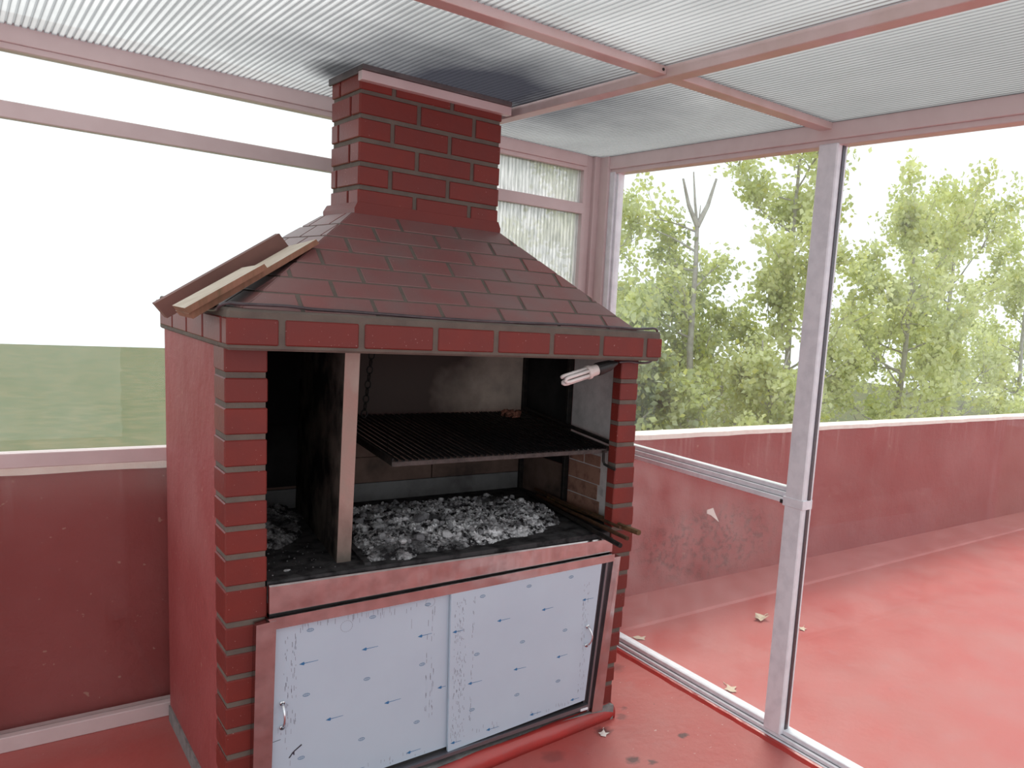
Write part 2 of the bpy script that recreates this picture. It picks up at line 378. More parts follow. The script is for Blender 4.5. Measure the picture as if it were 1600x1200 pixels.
    def build(s, name, mats, parent=None, smooth=False):
        if parent is not None:
            b = root_loc(parent); s.v = [(v[0] - b[0], v[1] - b[1], v[2] - b[2]) for v in s.v]
        o = bpy.data.objects.new(name, s.mesh(name, mats, smooth)); col.objects.link(o)
        if parent is not None: o.parent = parent
        return o
def root_loc(o):
    while o.parent: o = o.parent
    return o.location
def thing(name, label=None, cat=None, loc=(0, 0, 0), group=None, kind=None):
    o = bpy.data.objects.new(name, None); col.objects.link(o); o.location = loc; o.empty_display_size = 0.05
    return tag(o, label, cat, group, kind)
def tag(o, label=None, cat=None, group=None, kind=None):
    if label: o['label'] = label
    if cat: o['category'] = cat
    if group: o['group'] = group
    if kind: o['kind'] = kind
    return o
def clip(poly, region):  # convex clip, both ccw
    out = poly
    for i in range(len(region)):
        a = region[i]; b = region[(i + 1) % len(region)]; inp = out; out = []
        if not inp: break
        ins = lambda p: (b[0] - a[0]) * (p[1] - a[1]) - (b[1] - a[1]) * (p[0] - a[0])
        for j in range(len(inp)):
            p = inp[j]; q = inp[(j + 1) % len(inp)]; dp, dq = ins(p), ins(q)
            if dp >= 0: out.append(p)
            if dp * dq < 0:
                k = dp / (dp - dq); out.append((p[0] + (q[0] - p[0]) * k, p[1] + (q[1] - p[1]) * k))
    r = []
    for p in out:
        if not r or math.hypot(p[0] - r[-1][0], p[1] - r[-1][1]) > 1e-4: r.append(p)
    if len(r) > 1 and math.hypot(r[0][0] - r[-1][0], r[0][1] - r[-1][1]) < 1e-4: r.pop()
    return r
def area(p): return sum(p[i][0] * p[(i + 1) % len(p)][1] - p[(i + 1) % len(p)][0] * p[i][1] for i in range(len(p))) / 2
def inset(p, c):
    n = len(p); L = []
    for i in range(n):
        a, b = p[i], p[(i + 1) % n]; dx, dy = b[0] - a[0], b[1] - a[1]; l = math.hypot(dx, dy)
        nx, ny = -dy / l, dx / l; L.append((a[0] + nx * c, a[1] + ny * c, dx, dy))
    r = []
    for i in range(n):
        x1, y1, dx1, dy1 = L[i - 1]; x2, y2, dx2, dy2 = L[i]; den = dx1 * dy2 - dy1 * dx2
        if abs(den) < 1e-9: r.append((x2, y2)); continue
        k = ((x2 - x1) * dy2 - (y2 - y1) * dx2) / den; r.append((x1 + dx1 * k, y1 + dy1 * k))
    return r
def slip(parent, frame, poly, h=0.004, sink=0.006, c=0.0025, mat='brick', name='brick'):
    """one brick face: polygon in the (u,v) plane of frame=(o,u,v), raised h along u x v"""
    if len(poly) < 3 or area(poly) < 6e-5: return
    o, u, v = [Vector(a) for a in frame]; u.normalize(); v.normalize(); n = u.cross(v)
    c = min(c, 0.0025); top = inset(poly, c); k = len(poly)
    W = lambda p, t: o + u * p[0] + v * p[1] + n * t
    vs = [W(p, -sink) for p in poly] + [W(p, h - c) for p in poly] + [W(p, h) for p in top]
    fs = [tuple(range(2 * k, 3 * k))]
    for i in range(k):
        j = (i + 1) % k
        fs += [(i, j, k + j, k + i), (k + i, k + j, 2 * k + j, 2 * k + i)]
    return MB().add(vs, fs).build(name, mat, parent)

# ------------------------------------------------------------------ the setting
ZC = 2.165
fl = MB(); fl.box(-2.6, 16.0, -5.0, 0.93, -0.12, 0.0)
tag(fl.build('floor', 'floor'), 'red painted terrace floor running under the glass wall', None, None, 'structure')
cs = MB(); cs.hexa([(1.66, 0.625, 0.0), (16.0, 0.76, 0.0), (16.0, 0.93, 0.0), (1.66, 0.93, 0.0), (1.66, 0.636, 0.010), (16.0, 0.772, 0.010), (16.0, 0.93, 0.035), (1.66, 0.93, 0.035)])
tag(cs.build('trim_1', 'covefloor'), None, None, None, 'structure')
pw = thing('wall_back', None, None, (0, 0, 0), None, 'structure')
w = MB()
N = 200
top = []
w.box(-2.6, 16.0, 0.926, 1.03, -0.12, 0.868)
w.build('masonry', 'parapet', pw)
cp = MB(); cvs = []; cfs = []
for i in range(N + 1):
    x = -2.6 + 18.6 * i / N
    j = 0.004 * mnoise.noise(Vector((x * 6, 0, 0)))
    cvs += [(x, 0.921 + j, 0.862 + j), (x, 0.924 + j, 0.886 + j), (x, 1.034, 0.890), (x, 1.035, 0.866)]
    if i:
        a = (i - 1) * 4; b = i * 4
        cfs += [(a + k, b + k, b + (k + 1) % 4, a + (k + 1) % 4) for k in range(4)]
cp.add(cvs, [f[::-1] for f in cfs]); cp.build('coping', 'coping', pw)
gr = MB(); gr.add([(-40, 1.1, -3.2), (60, 1.1, -3.2), (60, 60, -3.2), (-40, 60, -3.2)], [(0, 1, 2, 3)])
tag(gr.build('ground', 'ground'), None, None, None, 'structure')

# ceiling: translucent corrugated panels between beams
ce = thing('ceiling', 'translucent ribbed roof sheets, sooty round the chimney', None, (0, 0, 0), None, 'structure')
def roof_panel(x0, x1, y0, y1):
    b = MB(); p = 1 / 60.0; vs = []; fs = []
    i0 = int(math.floor(x0 / p)); i1 = int(math.ceil(x1 / p)); xs = []
    for i in range(i0, i1):
        for t, dz in ((0.0, 0.0), (0.34, 0.0), (0.42, 0.006), (0.58, 0.006), (0.66, 0.0)):
            x = (i + t) * p
            if x0 <= x <= x1: xs.append((x, dz))
    for x, dz in xs: vs += [(x, y0, ZC + dz), (x, y1, ZC + dz)]
    for i in range(len(xs) - 1): fs.append((2 * i, 2 * i + 1, 2 * i + 3, 2 * i + 2))
    b.add(vs, fs); b.build('roof_sheet', 'roof', ce)
for (a, b_) in ((-2.3, 0.871), (0.90, 1.60)):
    for (c_, d_) in ((-3.4, -0.461), (-0.41, 0.86)):
        roof_panel(a, b_, c_, d_)
def beam(i, *bx):
    b = MB(); b.cbox(*bx, 0.0015); return tag(b.build('trim_%d' % i, 'pinkbeam'), None, None, None, 'structure')
beam(2, -2.3, 0.870, -0.462, -0.408, 2.144, 2.20)
beam(3, 0.910, 1.60, -0.462, -0.408, 2.144, 2.20)
beam(4, 0.870, 0.910, -3.4, 0.84, 2.136, 2.20)
# screw plug on the end of the first roof beam
pl = MB(); pl.tube([(0.858, -0.4635, 2.155), (0.858, -0.461, 2.155)], 0.004, 10); pl.build('bolt', 'black', bpy.data.objects['trim_2'])

# back window band (pink frame, ribbed sheets)
def window(i, label): return thing('window_%d' % i, label, None, (0, 0, 0), None, 'structure')
w1 = window(1, 'pink framed ribbed back window behind the chimney')
Y0, Y1 = 0.835, 0.895
def fbar(parent, mat, *bx, c=0.002, name='frame'):
    b = MB(); b.cbox(*bx, c); return b.build(name, mat, parent)
fbar(w1, 'pink', -2.3, 1.512, Y0, Y1, 2.118, 2.20)
fbar(w1, 'pink', -2.3, 1.512, Y0 + 0.006, Y1, 2.100, 2.1185)
fbar(w1, 'pink', -2.3, 1.512, Y0 + 0.004, Y1 - 0.01, 1.914, 1.960, name='rail')
fbar(w1, 'pink', -2.3, 1.512, Y0, Y1, 0.0, 0.05, name='rail')
fbar(w1, 'pink', -2.3, 1.512, Y0 + 0.004, Y1 - 0.01, 0.90, 0.945, name='rail')
fbar(w1, 'pink', 1.500, 1.520, Y0 + 0.005, Y1, 0.0, 2.20)
fbar(w1, 'pink', -0.66, -0.61, Y0 + 0.003, Y1, 0.0, 2.20, name='mullion')
fbar(w1, 'pink', 0.55, 0.60, Y0 + 0.003, Y1, 0.0, 2.20, name='mullion')
for (a, b_, pm) in ((-2.3, -0.65, 'glass'), (-0.62, 0.56, 'glass'), (0.59, 1.505, 'ribpane')):
    for (c_, d_) in ((0.05, 0.90), (0.945, 1.914), (1.96, 2.10)):
        b = MB(); b.box(a, b_, Y0 + 0.028, Y0 + 0.034, c_, d_); b.build('pane', pm, w1)
# corner post
cpst = thing('trim_5', None, None, (0, 0, 0), None, 'structure')
fbar(cpst, 'pink', 1.520, 1.548, Y0 + 0.010, Y1, 0.0, 2.20, name='post')
fbar(cpst, 'pink', 1.546, 1.640, Y0 - 0.012, Y1, 0.0, 2.20, name='post')
fbar(cpst, 'pink', 1.572, 1.640, 0.762, Y0 - 0.010, 0.0, 2.20, name='post')

# glass wall on the right
G = 1.58
w2 = window(2, 'clear glass wall with silver rails on the right')
fbar(w2, 'pink', G, G + 0.06, -3.4, 0.77, 2.112, 2.20)
fbar(w2, 'pink', G + 0.008, G + 0.055, -3.4, 0.77, 2.094, 2.113)
fbar(w2, 'alu', G + 0.004, G + 0.05, 0.728, 0.764, 0.04, 2.10, name='frame')
fbar(w2, 'alu', G + 0.016, G + 0.05, 0.716, 0.730, 0.04, 2.10, name='bead')
# middle rail with steps
fbar(w2, 'alu', G + 0.000, G + 0.05, -0.41, 0.73, 0.876, 0.895, name='rail')
fbar(w2, 'alu', G + 0.010, G + 0.05, -0.41, 0.73, 0.894, 0.914, name='rail')
fbar(w2, 'alu', G + 0.020, G + 0.05, -0.41, 0.73, 0.913, 0.931, name='rail')
fbar(w2, 'step_shade', G + 0.0065, G + 0.0105, -0.41, 0.73, 0.8945, 0.8962, c=0.0004, name='step_shade')  # thin dark strips drawn as the shade behind each step
fbar(w2, 'step_shade', G + 0.0165, G + 0.0205, -0.41, 0.73, 0.9135, 0.9152, c=0.0004, name='step_shade')
fbar(w2, 'step_shade', G + 0.0005, G + 0.0045, -3.4, 0.76, 0.0155, 0.0172, c=0.0004, name='step_shade')
fbar(w2, 'step_shade', G + 0.0140, G + 0.0185, -3.4, 0.76, 0.0295, 0.0312, c=0.0004, name='step_shade')
# bottom track with steps
fbar(w2, 'alu', G - 0.006, G + 0.06, -3.4, 0.76, 0.002, 0.016, name='track')
fbar(w2, 'alu', G + 0.004, G + 0.06, -3.4, 0.76, 0.015, 0.030, name='track')
fbar(w2, 'alu', G + 0.018, G + 0.06, -3.4, 0.76, 0.029, 0.048, name='track')
# mullions
for y in (-0.495, -1.75, -2.75):
    fbar(w2, 'alu', G + 0.000, G + 0.055, y, y + 0.082, 0.03, 2.10, c=0.004, name='mullion')
    fbar(w2, 'darksteel', G + 0.024, G + 0.040, y - 0.004, y + 0.001, 0.03, 2.10, c=0.001, name='gasket')
fbar(w2, 'alu', G - 0.002, G + 0.05, -0.50, -0.405, 0.868, 0.902, name='joint_plate')
bp = MB(); bp.cbox(G - 0.004, G + 0.02, -0.408, -0.394, 0.874, 0.888, 0.002); bp.build('bracket', 'black', w2)
for (a, b_) in ((-0.414, 0.728), (-1.669, -0.495), (-2.669, -1.749)):
    for (c_, d_) in ((0.045, 0.879), (0.928, 2.10)) if a > -0.5 else ((0.045, 2.10),):
        b = MB(); b.box(G + 0.030, G + 0.035, a, b_, c_, d_); b.build('pane', 'dustyglass' if d_ < 1.0 else 'glass', w2)
# red paint smeared along the sill below the track
rs = MB(); vs = []; fs = []
for i in range(121):
    y = -3.4 + 4.15 * i / 120
    o = 0.020 + 0.008 * mnoise.noise(Vector((y * 9, 0, 3)))
    vs += [(G - 0.006 - o, y, 0.0), (G - 0.007 - o * 0.4, y, 0.010 + 0.002 * mnoise.noise(Vector((y * 14, 1, 3)))), (G - 0.003, y, 0.013)]
    if i: a = 3 * (i - 1); b = 3 * i; fs += [(a, a + 1, b + 1, b), (a + 1, a + 2, b + 2, b + 1)]
rs.add(vs, fs); tag(rs.build('baseboard_right', 'kerbred'), None, None, None, 'structure')
# left end glass wall of the enclosure
w3 = window(3, None)
for z0, z1 in ((0.0, 0.05), (0.9, 0.945), (2.10, 2.20)): fbar(w3, 'pink', -2.36, -2.30, -3.4, 0.895, z0, z1)
for y in (-3.4, -2.0, -0.6, 0.84): fbar(w3, 'pink', -2.36, -2.301, y, y + 0.055, 0.0, 2.2, name='mullion')
for a in (-3.4, -2.0, -0.6):
    for z0, z1 in ((0.04, 0.91), (0.94, 2.11)):
        b = MB(); b.box(-2.335, -2.33, a + 0.05, a + 1.41, z0, z1); b.build('pane', 'glass', w3)

# ------------------------------------------------------------------ the brick barbecue
bq = thing('brick_barbecue', 'red painted brick barbecue with hood, chimney and grey mortar joints', 'barbecue', (0.57, 0.3, 0.0))
LJ = [1.273, 1.196, 1.114, 1.031, 0.952, 0.875, 0.799, 0.715, 0.615, 0.540, 0.469, 0.393, 0.319, 0.244, 0.168, 0.10]
RJ = [1.262, 1.188, 1.112, 1.036, 0.960, 0.886, 0.812, 0.729, 0.627, 0.557, 0.486, 0.416, 0.338, 0.270, 0.203, 0.134]
def rout(z):  # outer face of the right column leans in towards the foot
    pts = [(1.34, 1.211), (1.11, 1.216), (0.96, 1.224), (0.81, 1.231), (0.66, 1.236), (0.486, 1.226), (0.338, 1.212), (0.203, 1.197), (0.05, 1.186)]
    for (za, xa), (zb, xb) in zip(pts, pts[1:]):
        if zb <= z <= za: return xa + (xb - xa) * (za - z) / (za - zb)
    return pts[-1][1] if z < 0.05 else pts[0][1]
def column(joints, x0, x1, dep):
    zs = [1.345] + joints + [0.052]
    b = MB()
    for i in range(len(zs) - 1):
        zt, zb = zs[i], zs[i + 1]
        b.hexa([(x0 + 0.004, 0.004, zb), (x1(zb) - 0.004, 0.004, zb), (x1(zb) - 0.004, dep, zb), (x0 + 0.004, dep, zb),
                (x0 + 0.004, 0.004, zt), (x1(zt) - 0.004, 0.004, zt), (x1(zt) - 0.004, dep, zt), (x0 + 0.004, dep, zt)])
    b.build('column_mortar', 'mortar', bq)
    for i in range(len(zs) - 1):
        zt = zs[i] - (0.0075 if i else 0.002); zb = zs[i + 1] + (0.0075 if i < len(zs) - 2 else 0.0)
        jx = random.uniform(-0.0012, 0.0012); jy = random.uniform(-0.0012, 0.0012); zm = (zt + zb) / 2
        MB().cbox(x0 + jx, x1(zm) + jx, jy, dep - 0.004, zb, zt, 0.003).build('brick', 'brick', bq)
column(LJ, -0.100, lambda z: 0.0, 0.115)
column(RJ, 1.136, rout, 0.052)
# body walls behind the columns
MB().box(-0.095, -0.004, 0.115, 0.80, 0.0, 1.345).build('side_wall', 'parapet', bq)
MB().box(1.2125, 1.250, 0.062, 0.80, 0.70, 1.345).build('side_wall', 'parapet', bq)
MB().hexa([(1.10, 0.055, 0.0), (1.186, 0.055, 0.0), (1.20, 0.80, 0.0), (1.10, 0.80, 0.0), (1.15, 0.055, 0.70), (1.232, 0.055, 0.70), (1.240, 0.80, 0.70), (1.15, 0.80, 0.70)]).build('side_wall', 'parapet', bq)
MB().box(-0.004, 1.2125, 0.770, 0.80, 0.0, 1.345).build('rear_wall', 'soot_black', bq)
MB().cbox(1.150, 1.213, 0.036, 0.050, 0.06, 1.345, 0.001).build('jamb', 'brick', bq)

# fascia ring
FX0, FX1, FZ0, FZ1 = -0.110, 1.256, 1.340, 1.441
b = MB(); b.cbox(FX0 + 0.003, FX1 - 0.003, -0.062, 0.035, FZ0, FZ1, 0.006)
b.build('fascia_mortar', 'mortar', bq)
b = MB(); b.cbox(FX0 + 0.003, FX0 + 0.10, 0.03, 0.80, FZ0, FZ1, 0.004); b.build('fascia_mortar', 'mortar', bq)
b = MB(); b.cbox(FX1 - 0.10, FX1 - 0.003, 0.03, 0.80, FZ0, FZ1, 0.004); b.build('fascia_mortar', 'mortar', bq)
FJ = [FX0, 0.016, 0.214, 0.421, 0.612, 0.807, 0.999, 1.183, FX1]
FB0, FB1 = 1.3535, 1.4185
for i in range(8):
    a = FJ[i] + (0.008 if i else 0.0); e = FJ[i + 1] - (0.008 if i < 7 else 0.0)
    MB().cbox(a, e, -0.0665 + random.uniform(-.001, .001), -0.02, FB0, FB1, 0.003).build('brick', 'brick', bq)
for sx in (0, 1):
    for k in range(4):
        y0 = -0.01 + k * 0.2; y1 = min(y0 + 0.184, 0.80)
        if sx == 0: MB().cbox(FX0 - 0.001, FX0 + 0.03, y0, y1, FB0, FB1, 0.003).build('brick', 'brick', bq)
        else: MB().cbox(FX1 - 0.03, FX1 + 0.001, y0, y1, FB0, FB1, 0.003).build('brick', 'brick', bq)

# hood: hollow frustum of slabs + brick faces
HB = dict(x0=-0.066, x1=1.156, y0=-0.045, y1=0.80, z=1.441)
HT = dict(x0=0.322, x1=0.814, y0=0.322, y1=0.600, z=1.738)
def quad_slab(pts, t, name, mat):
    n = (Vector(pts[1]) - Vector(pts[0])).cross(Vector(pts[3]) - Vector(pts[0])).normalized()
    MB().prism(pts, n, -t, 0.0).build(name, mat, bq)
cB = [(HB['x0'], HB['y0'], HB['z']), (HB['x1'], HB['y0'], HB['z']), (HB['x1'], HB['y1'], HB['z']), (HB['x0'], HB['y1'], HB['z'])]
cT = [(HT['x0'], HT['y0'], HT['z']), (HT['x1'], HT['y0'], HT['z']), (HT['x1'], HT['y1'], HT['z']), (HT['x0'], HT['y1'], HT['z'])]
hood_faces = []
for i in range(4):
    p = [cB[i], cB[(i + 1) % 4], cT[(i + 1) % 4], cT[i]]
    quad_slab(p, 0.03, 'hood_slab', 'mortar'); hood_faces.append(p)
def hood_bricks(p, rows, L, ph0, j=0.0055, rows_b=None):
    o = Vector(p[0]); u = (Vector(p[1]) - o).normalized(); nrm = u.cross(Vector(p[3]) - o).normalized(); v = nrm.cross(u)
    loc = lambda q: ((Vector(q) - o).dot(u), (Vector(q) - o).dot(v))
    reg = [loc(q) for q in p]; S = reg[2][1]
    xmin = min(q[0] for q in reg); xmax = max(q[0] for q in reg)
    dv = S / rows
    for r in range(rows):
        v0 = r * dv + (j * 0.6 if r else 0); v1 = (r + 1) * dv - j * 0.6
        ph = ph0[r % len(ph0)]
        k = math.floor((xmin - ph) / L)
        x = ph + k * L
        while x < xmax:
            poly = clip([(x + j, v0), (x + L - j, v0), (x + L - j, v1), (x + j, v1)], reg)
            if poly: slip(bq, (o, u, v), poly, 0.0025, 0.004, 0.0015, 'hood', 'brick')
            x += L
    return o, u, v
xo = HB['x0']
hood_bricks(hood_faces[0], 7, 0.1925, [0.071 - xo, 0.170 - xo])
hood_bricks(hood_faces[3], 7, 0.1925, [0.05, 0.146])
hood_bricks(hood_faces[1], 7, 0.1925, [0.10, 0.02])

# chimney
CX0, CX1, CY0, CY1 = 0.338, 0.806, 0.322, 0.562
MB().box(CX0 + 0.003, CX1 - 0.003, CY0 + 0.003, CY1 - 0.003, 1.72, 2.166).build('chimney_mortar', 'mortar', bq)
cj = [1.720, 1.770, 1.817, 1.886, 1.956, 2.025, 2.096]
fj = {0: [], 1: [0.514, 0.702], 2: [0.434, 0.624], 3: [0.518, 0.707], 4: [0.438, 0.626], 5: [0.521, 0.709], 6: [0.44, 0.63]}
sj = {1: [0.408], 2: [0.512], 3: [0.400], 4: [0.500], 5: [0.395], 6: [0.49]}
def face_rows(frame, xs0, xs1, joints, h=0.003):
    for r in range(1, 6):
        e = [xs0] + joints[r] + [xs1]; z0 = cj[r]; z1 = cj[r + 1]
        for a, c_ in zip(e, e[1:]):
            aa = a + (0.007 if a != xs0 else 0); cc = c_ - (0.007 if c_ != xs1 else 0)
            slip(bq, frame, [(aa, z0 + 0.007 * (r > 1)), (cc, z0 + 0.007 * (r > 1)), (cc, z1 - 0.007), (aa, z1 - 0.007)], h, 0.006, 0.0025, 'brick', 'brick')
    # top cut row under the ceiling
    e = [xs0] + joints[6] + [xs1]
    for a, c_ in zip(e, e[1:]):
        aa = a + (0.007 if a != xs0 else 0); cc = c_ - (0.007 if c_ != xs1 else 0)
        slip(bq, frame, [(aa, 2.101), (cc, 2.101), (cc, 2.160), (aa, 2.160)], h, 0.006, 0.0025, 'brick', 'brick')
fj[1] = [0.514, 0.702]
face_rows(((0, CY0, 0), (1, 0, 0), (0, 0, 1)), CX0, CX1, fj)
# left face: u runs -y so that u x v points to -x
sneg = {k: [-q for q in v][::-1] for k, v in sj.items()}
face_rows(((CX0, 0, 0), (0, -1, 0), (0, 0, 1)), -CY1, -CY0, sneg)
face_rows(((CX1, 0, 0), (0, 1, 0), (0, 0, 1)), CY0, CY1, sj)
# flared foot of the chimney
b = MB()
def ring(d, z): return [(CX0 - d, CY0 - 0.0035, z), (CX1 + d, CY0 - 0.0035, z), (CX1 + d, CY1 + d + 0.03, z), (CX0 - d, CY1 + d + 0.03, z)]
R4 = ring(0.012, 1.727) + ring(0.013, 1.752) + ring(0.004, 1.772)
b.add(R4, [(i + 4 * k, (i + 1) % 4 + 4 * k, (i + 1) % 4 + 4 * (k + 1), i + 4 * (k + 1)) for k in (0, 1) for i in range(4)] + [(8, 9, 10, 11), (3, 2, 1, 0)])
b.build('chimney_foot', 'brick', bq)
# flashing where the chimney meets the roof
MB().cbox(0.330, 0.826, 0.290, 0.321, 2.1215, 2.148, 0.001).build('flashing', 'pink', bq)['label'] = 'pink flashing strip'
MB().cbox(0.328, 0.822, 0.280, 0.321, 2.149, 2.163, 0.001).build('flashing', 'sootgrey', bq)['label'] = 'sooty flashing strip'
MB().cbox(0.328, 0.3345, 0.321, 0.575, 2.142, 2.163, 0.001).build('flashing', 'sootgrey', bq)

# firebox lining
FBX, FBY, FBZ = 1.210, 0.757, 0.720
MB().cbox(0.0, FBX, FBY, 0.770, 0.70, 0.789, 0.001).build('fire_panel', 'soot_course', bq)
MB().cbox(0.0, 0.30, FBY - 0.001, 0.770, 0.80, 1.024, 0.001).build('fire_panel', 'soot_black', bq)
for (a, c_) in ((0.0, 0.44), (0.444, 0.80), (0.804, FBX)):
    MB().cbox(a, c_, FBY + 0.001, 0.770, 0.791, 0.888, 0.001).build('fire_panel', 'soot_brown', bq)
for (a, c_) in ((0.0, 0.62), (0.623, FBX)):
    MB().cbox(a, c_, FBY + 0.002, 0.770, 0.890, 1.02, 0.001).build('fire_panel', 'soot_brown', bq)
MB().cbox(0.0, 0.315, FBY + 0.001, 0.770, 1.022, 1.40, 0.001).build('fire_panel', 'soot_black', bq)
MB().cbox(0.318, FBX, FBY + 0.001, 0.770, 1.022, 1.42, 0.001).build('fire_panel', 'soot_panel', bq)
MB().cbox(0.0, 0.004, 0.12, FBY, 0.70, 1.40, 0.0005).build('fire_panel', 'soot_black', bq)
# right wall: black rear panels, ashy foot, clean plaster in front
MB().cbox(FBX - 0.002, 1.2125, 0.418, FBY, 0.88, 1.40, 0.0005).build('fire_panel', 'soot_black', bq)
MB().cbox(FBX - 0.002, 1.2125, 0.418, FBY, 0.70, 0.878, 0.0005).build('fire_panel', 'soot_brown', bq)
MB().cbox(FBX, 1.2125, 0.05, 0.40, 0.70, 1.40, 0.0005).build('fire_panel', 'plaster', bq)
MB().cbox(FBX - 0.022, FBX, 0.400, 0.418, 0.715, 1.40, 0.002).build('angle_bar', 'iron', bq)
MB().cbox(FBX - 0.02, FBX - 0.002, FBY - 0.018, FBY, 0.715, 1.40, 0.002).build('angle_bar', 'iron', bq)
for (ya, yb, za, zb) in ((0.30, 0.395, 0.915, 0.952), (0.19, 0.292, 0.915, 0.955), (0.188, 0.396, 0.846, 0.910), (0.20, 0.396, 0.786, 0.842), (0.182, 0.396, 0.730, 0.782)):
    MB().cbox(FBX - 0.003, FBX + 0.001, ya, yb, za, zb, 0.001).build('fire_brick', 'firebrick', bq)
# divider slab of the ember compartment
b = MB()
b.hexa([(0.206, 0.078, 0.715), (0.246, 0.078, 0.715), (0.330, 0.745, 0.715), (0.288, 0.745, 0.715), (0.223, 0.078, 1.42), (0.265, 0.078, 1.42), (0.345, 0.745, 1.42), (0.303, 0.745, 1.42)])
dv = b.build('divider_slab', ['soot_slab', 'divface'], bq)
dv.data.polygons[2].material_index = 1
dv['label'] = 'upright slab with a pinkish front edge'
# iron bed of the fire
MB().cbox(0.0, FBX, 0.012, FBY, 0.675, FBZ, 0.001).build('fire_bed', 'tray', bq)
MB().cbox(0.0, 1.132, 0.000, 0.014, 0.66, 0.7205, 0.001).build('bed_rim', 'tray', bq)
MB().hexa([(0.266, 0.02, FBZ), (0.284, 0.02, FBZ), (0.355, 0.70, FBZ), (0.337, 0.70, FBZ), (0.266, 0.02, FBZ + 0.008), (0.284, 0.02, FBZ + 0.008), (0.355, 0.70, FBZ + 0.008), (0.337, 0.70, FBZ + 0.008)]).build('bed_strip', 'tray', bq)
# plinth: cement strip and red rounded kerb, slightly skewed to the columns
MB().box(-0.10, 1.185, -0.02, 0.80, 0.0, 0.055).build('plinth', 'cement', bq)
def skew(x): return -0.018 - (1.196 - x) * 0.0905
b = MB(); vs = []; fs = []; n = 40
prof = [(0.045, 0.0), (0.0, 0.0), (-0.002, 0.022), (0.002, 0.038), (0.010, 0.050), (0.022, 0.056), (0.030, 0.0565)]
for i in range(n + 1):
    x = -0.16 + (1.196 + 0.16) * i / n
    for (dy, dz) in prof:
        e = 0.0025 * mnoise.noise(Vector((x * 7, dy * 40, dz * 40)))
        k = 0.6 if i == n and dz > 0.01 else 1.0
        vs.append((x - (0.006 if i == n and dz > 0.04 else 0), skew(x) + dy + e, dz * (1 if dz < 0.01 else 1.0) + e * (dz > 0.01)))
    if i:
        a = (i - 1) * 7; c_ = i * 7
        fs += [(a + k + 1, a + k, c_ + k, c_ + k + 1) for k in range(6)]
fs += [tuple(range(6, -1, -1)), tuple(range(n * 7, n * 7 + 7))]
b.add(vs, [f[::-1] for f in fs]); b.build('kerb', 'kerbred', bq, smooth=True)
b = MB(); b.add([(-0.16, skew(-0.16) + 0.028, 0.0555), (1.185, skew(1.185) + 0.028, 0.0565), (1.185, 0.0, 0.058), (-0.16, 0.0, 0.058)], [(0, 1, 2, 3)])
b.build('cement_strip', 'cement', bq)

# ------------------------------------------------------------------ steel lip (worktop edge) and cabinet front
wt = thing('steel_worktop_edge', 'polished steel lip across the barbecue below the fire bed, smudged', 'worktop', (0.57, 0.0, 0.63))
b = MB()
n = 24; vs = []; fs = []
for i in range(n + 1):
    t = i / n; x = 0.001 + (1.134 - 0.001) * t
    zt = 0.711 + (0.700 - 0.711) * t; zb = 0.633 + (0.650 - 0.633) * t
    wv = 0.0012 * mnoise.noise(Vector((x * 9, 2, 0)))
    vs += [(x, 0.012, zt + 0.004), (x, -0.012 + wv, zt + 0.003), (x, -0.016 + wv, zt - 0.001), (x, -0.016 + wv * 2, (zt + zb) / 2), (x, -0.016 + wv, zb + 0.002), (x, -0.012 + wv, zb), (x, 0.004, zb)]
    if i:
        a = (i - 1) * 7; c_ = i * 7
        fs += [(a + k, a + k + 1, c_ + k + 1, c_ + k) for k in range(6)]
fs += [tuple(range(6, -1, -1)), tuple(range(n * 7, n * 7 + 7))]
b.add(vs, [f[::-1] for f in fs]); b.build('lip', 'steel', wt)
MB().cbox(0.004, 1.13, -0.006, 0.0, 0.622, 0.648, 0.001).build('shadow_gap', 'black', wt)

cb = thing('cabinet_front', 'steel sliding-door cabinet front under the fire bed, blue arrows printed on film', 'cabinet', (0.53, -0.01, 0.06))
# frame: left post, top rail, right post with a dark channel and an outer flange
b = MB(); b.hexa([(-0.046, -0.034, 0.058), (0.000, -0.034, 0.058), (0.000, 0.0, 0.058), (-0.046, 0.0, 0.058), (-0.035, -0.034, 0.617), (0.014, -0.034, 0.621), (0.014, 0.0, 0.621), (-0.035, 0.0, 0.617)])
b.build('frame_post', 'steel', cb)
b = MB(); b.hexa([(0.010, -0.033, 0.596), (1.134, -0.033, 0.621), (1.134, 0.0, 0.621), (0.010, 0.0, 0.596), (-0.006, -0.033, 0.628), (1.134, -0.033, 0.6475), (1.134, 0.0, 0.6475), (-0.006, 0.0, 0.628)])
b.build('frame_rail', 'steel', cb)
b = MB(); b.hexa([(1.078, -0.031, 0.058), (1.122, -0.036, 0.058), (1.122, 0.0, 0.058), (1.078, 0.0, 0.058), (1.133, -0.031, 0.634), (1.159, -0.036, 0.636), (1.159, 0.0, 0.636), (1.133, 0.0, 0.634)])
b.build('frame_post', 'steel', cb)
b = MB(); b.hexa([(1.040, -0.024, 0.070), (1.080, -0.018, 0.070), (1.080, 0.0, 0.070), (1.040, 0.0, 0.070), (1.080, -0.024, 0.622), (1.134, -0.018, 0.624), (1.134, 0.0, 0.624), (1.080, 0.0, 0.622)])
b.build('channel', 'darksteel', cb)
b = MB(); b.hexa([(1.056, -0.032, 0.070), (1.064, -0.032, 0.070), (1.064, -0.02, 0.070), (1.056, -0.02, 0.070), (1.100, -0.032, 0.622), (1.108, -0.032, 0.622), (1.108, -0.02, 0.622), (1.100, -0.02, 0.622)])
b.build('channel', 'tracksteel', cb)
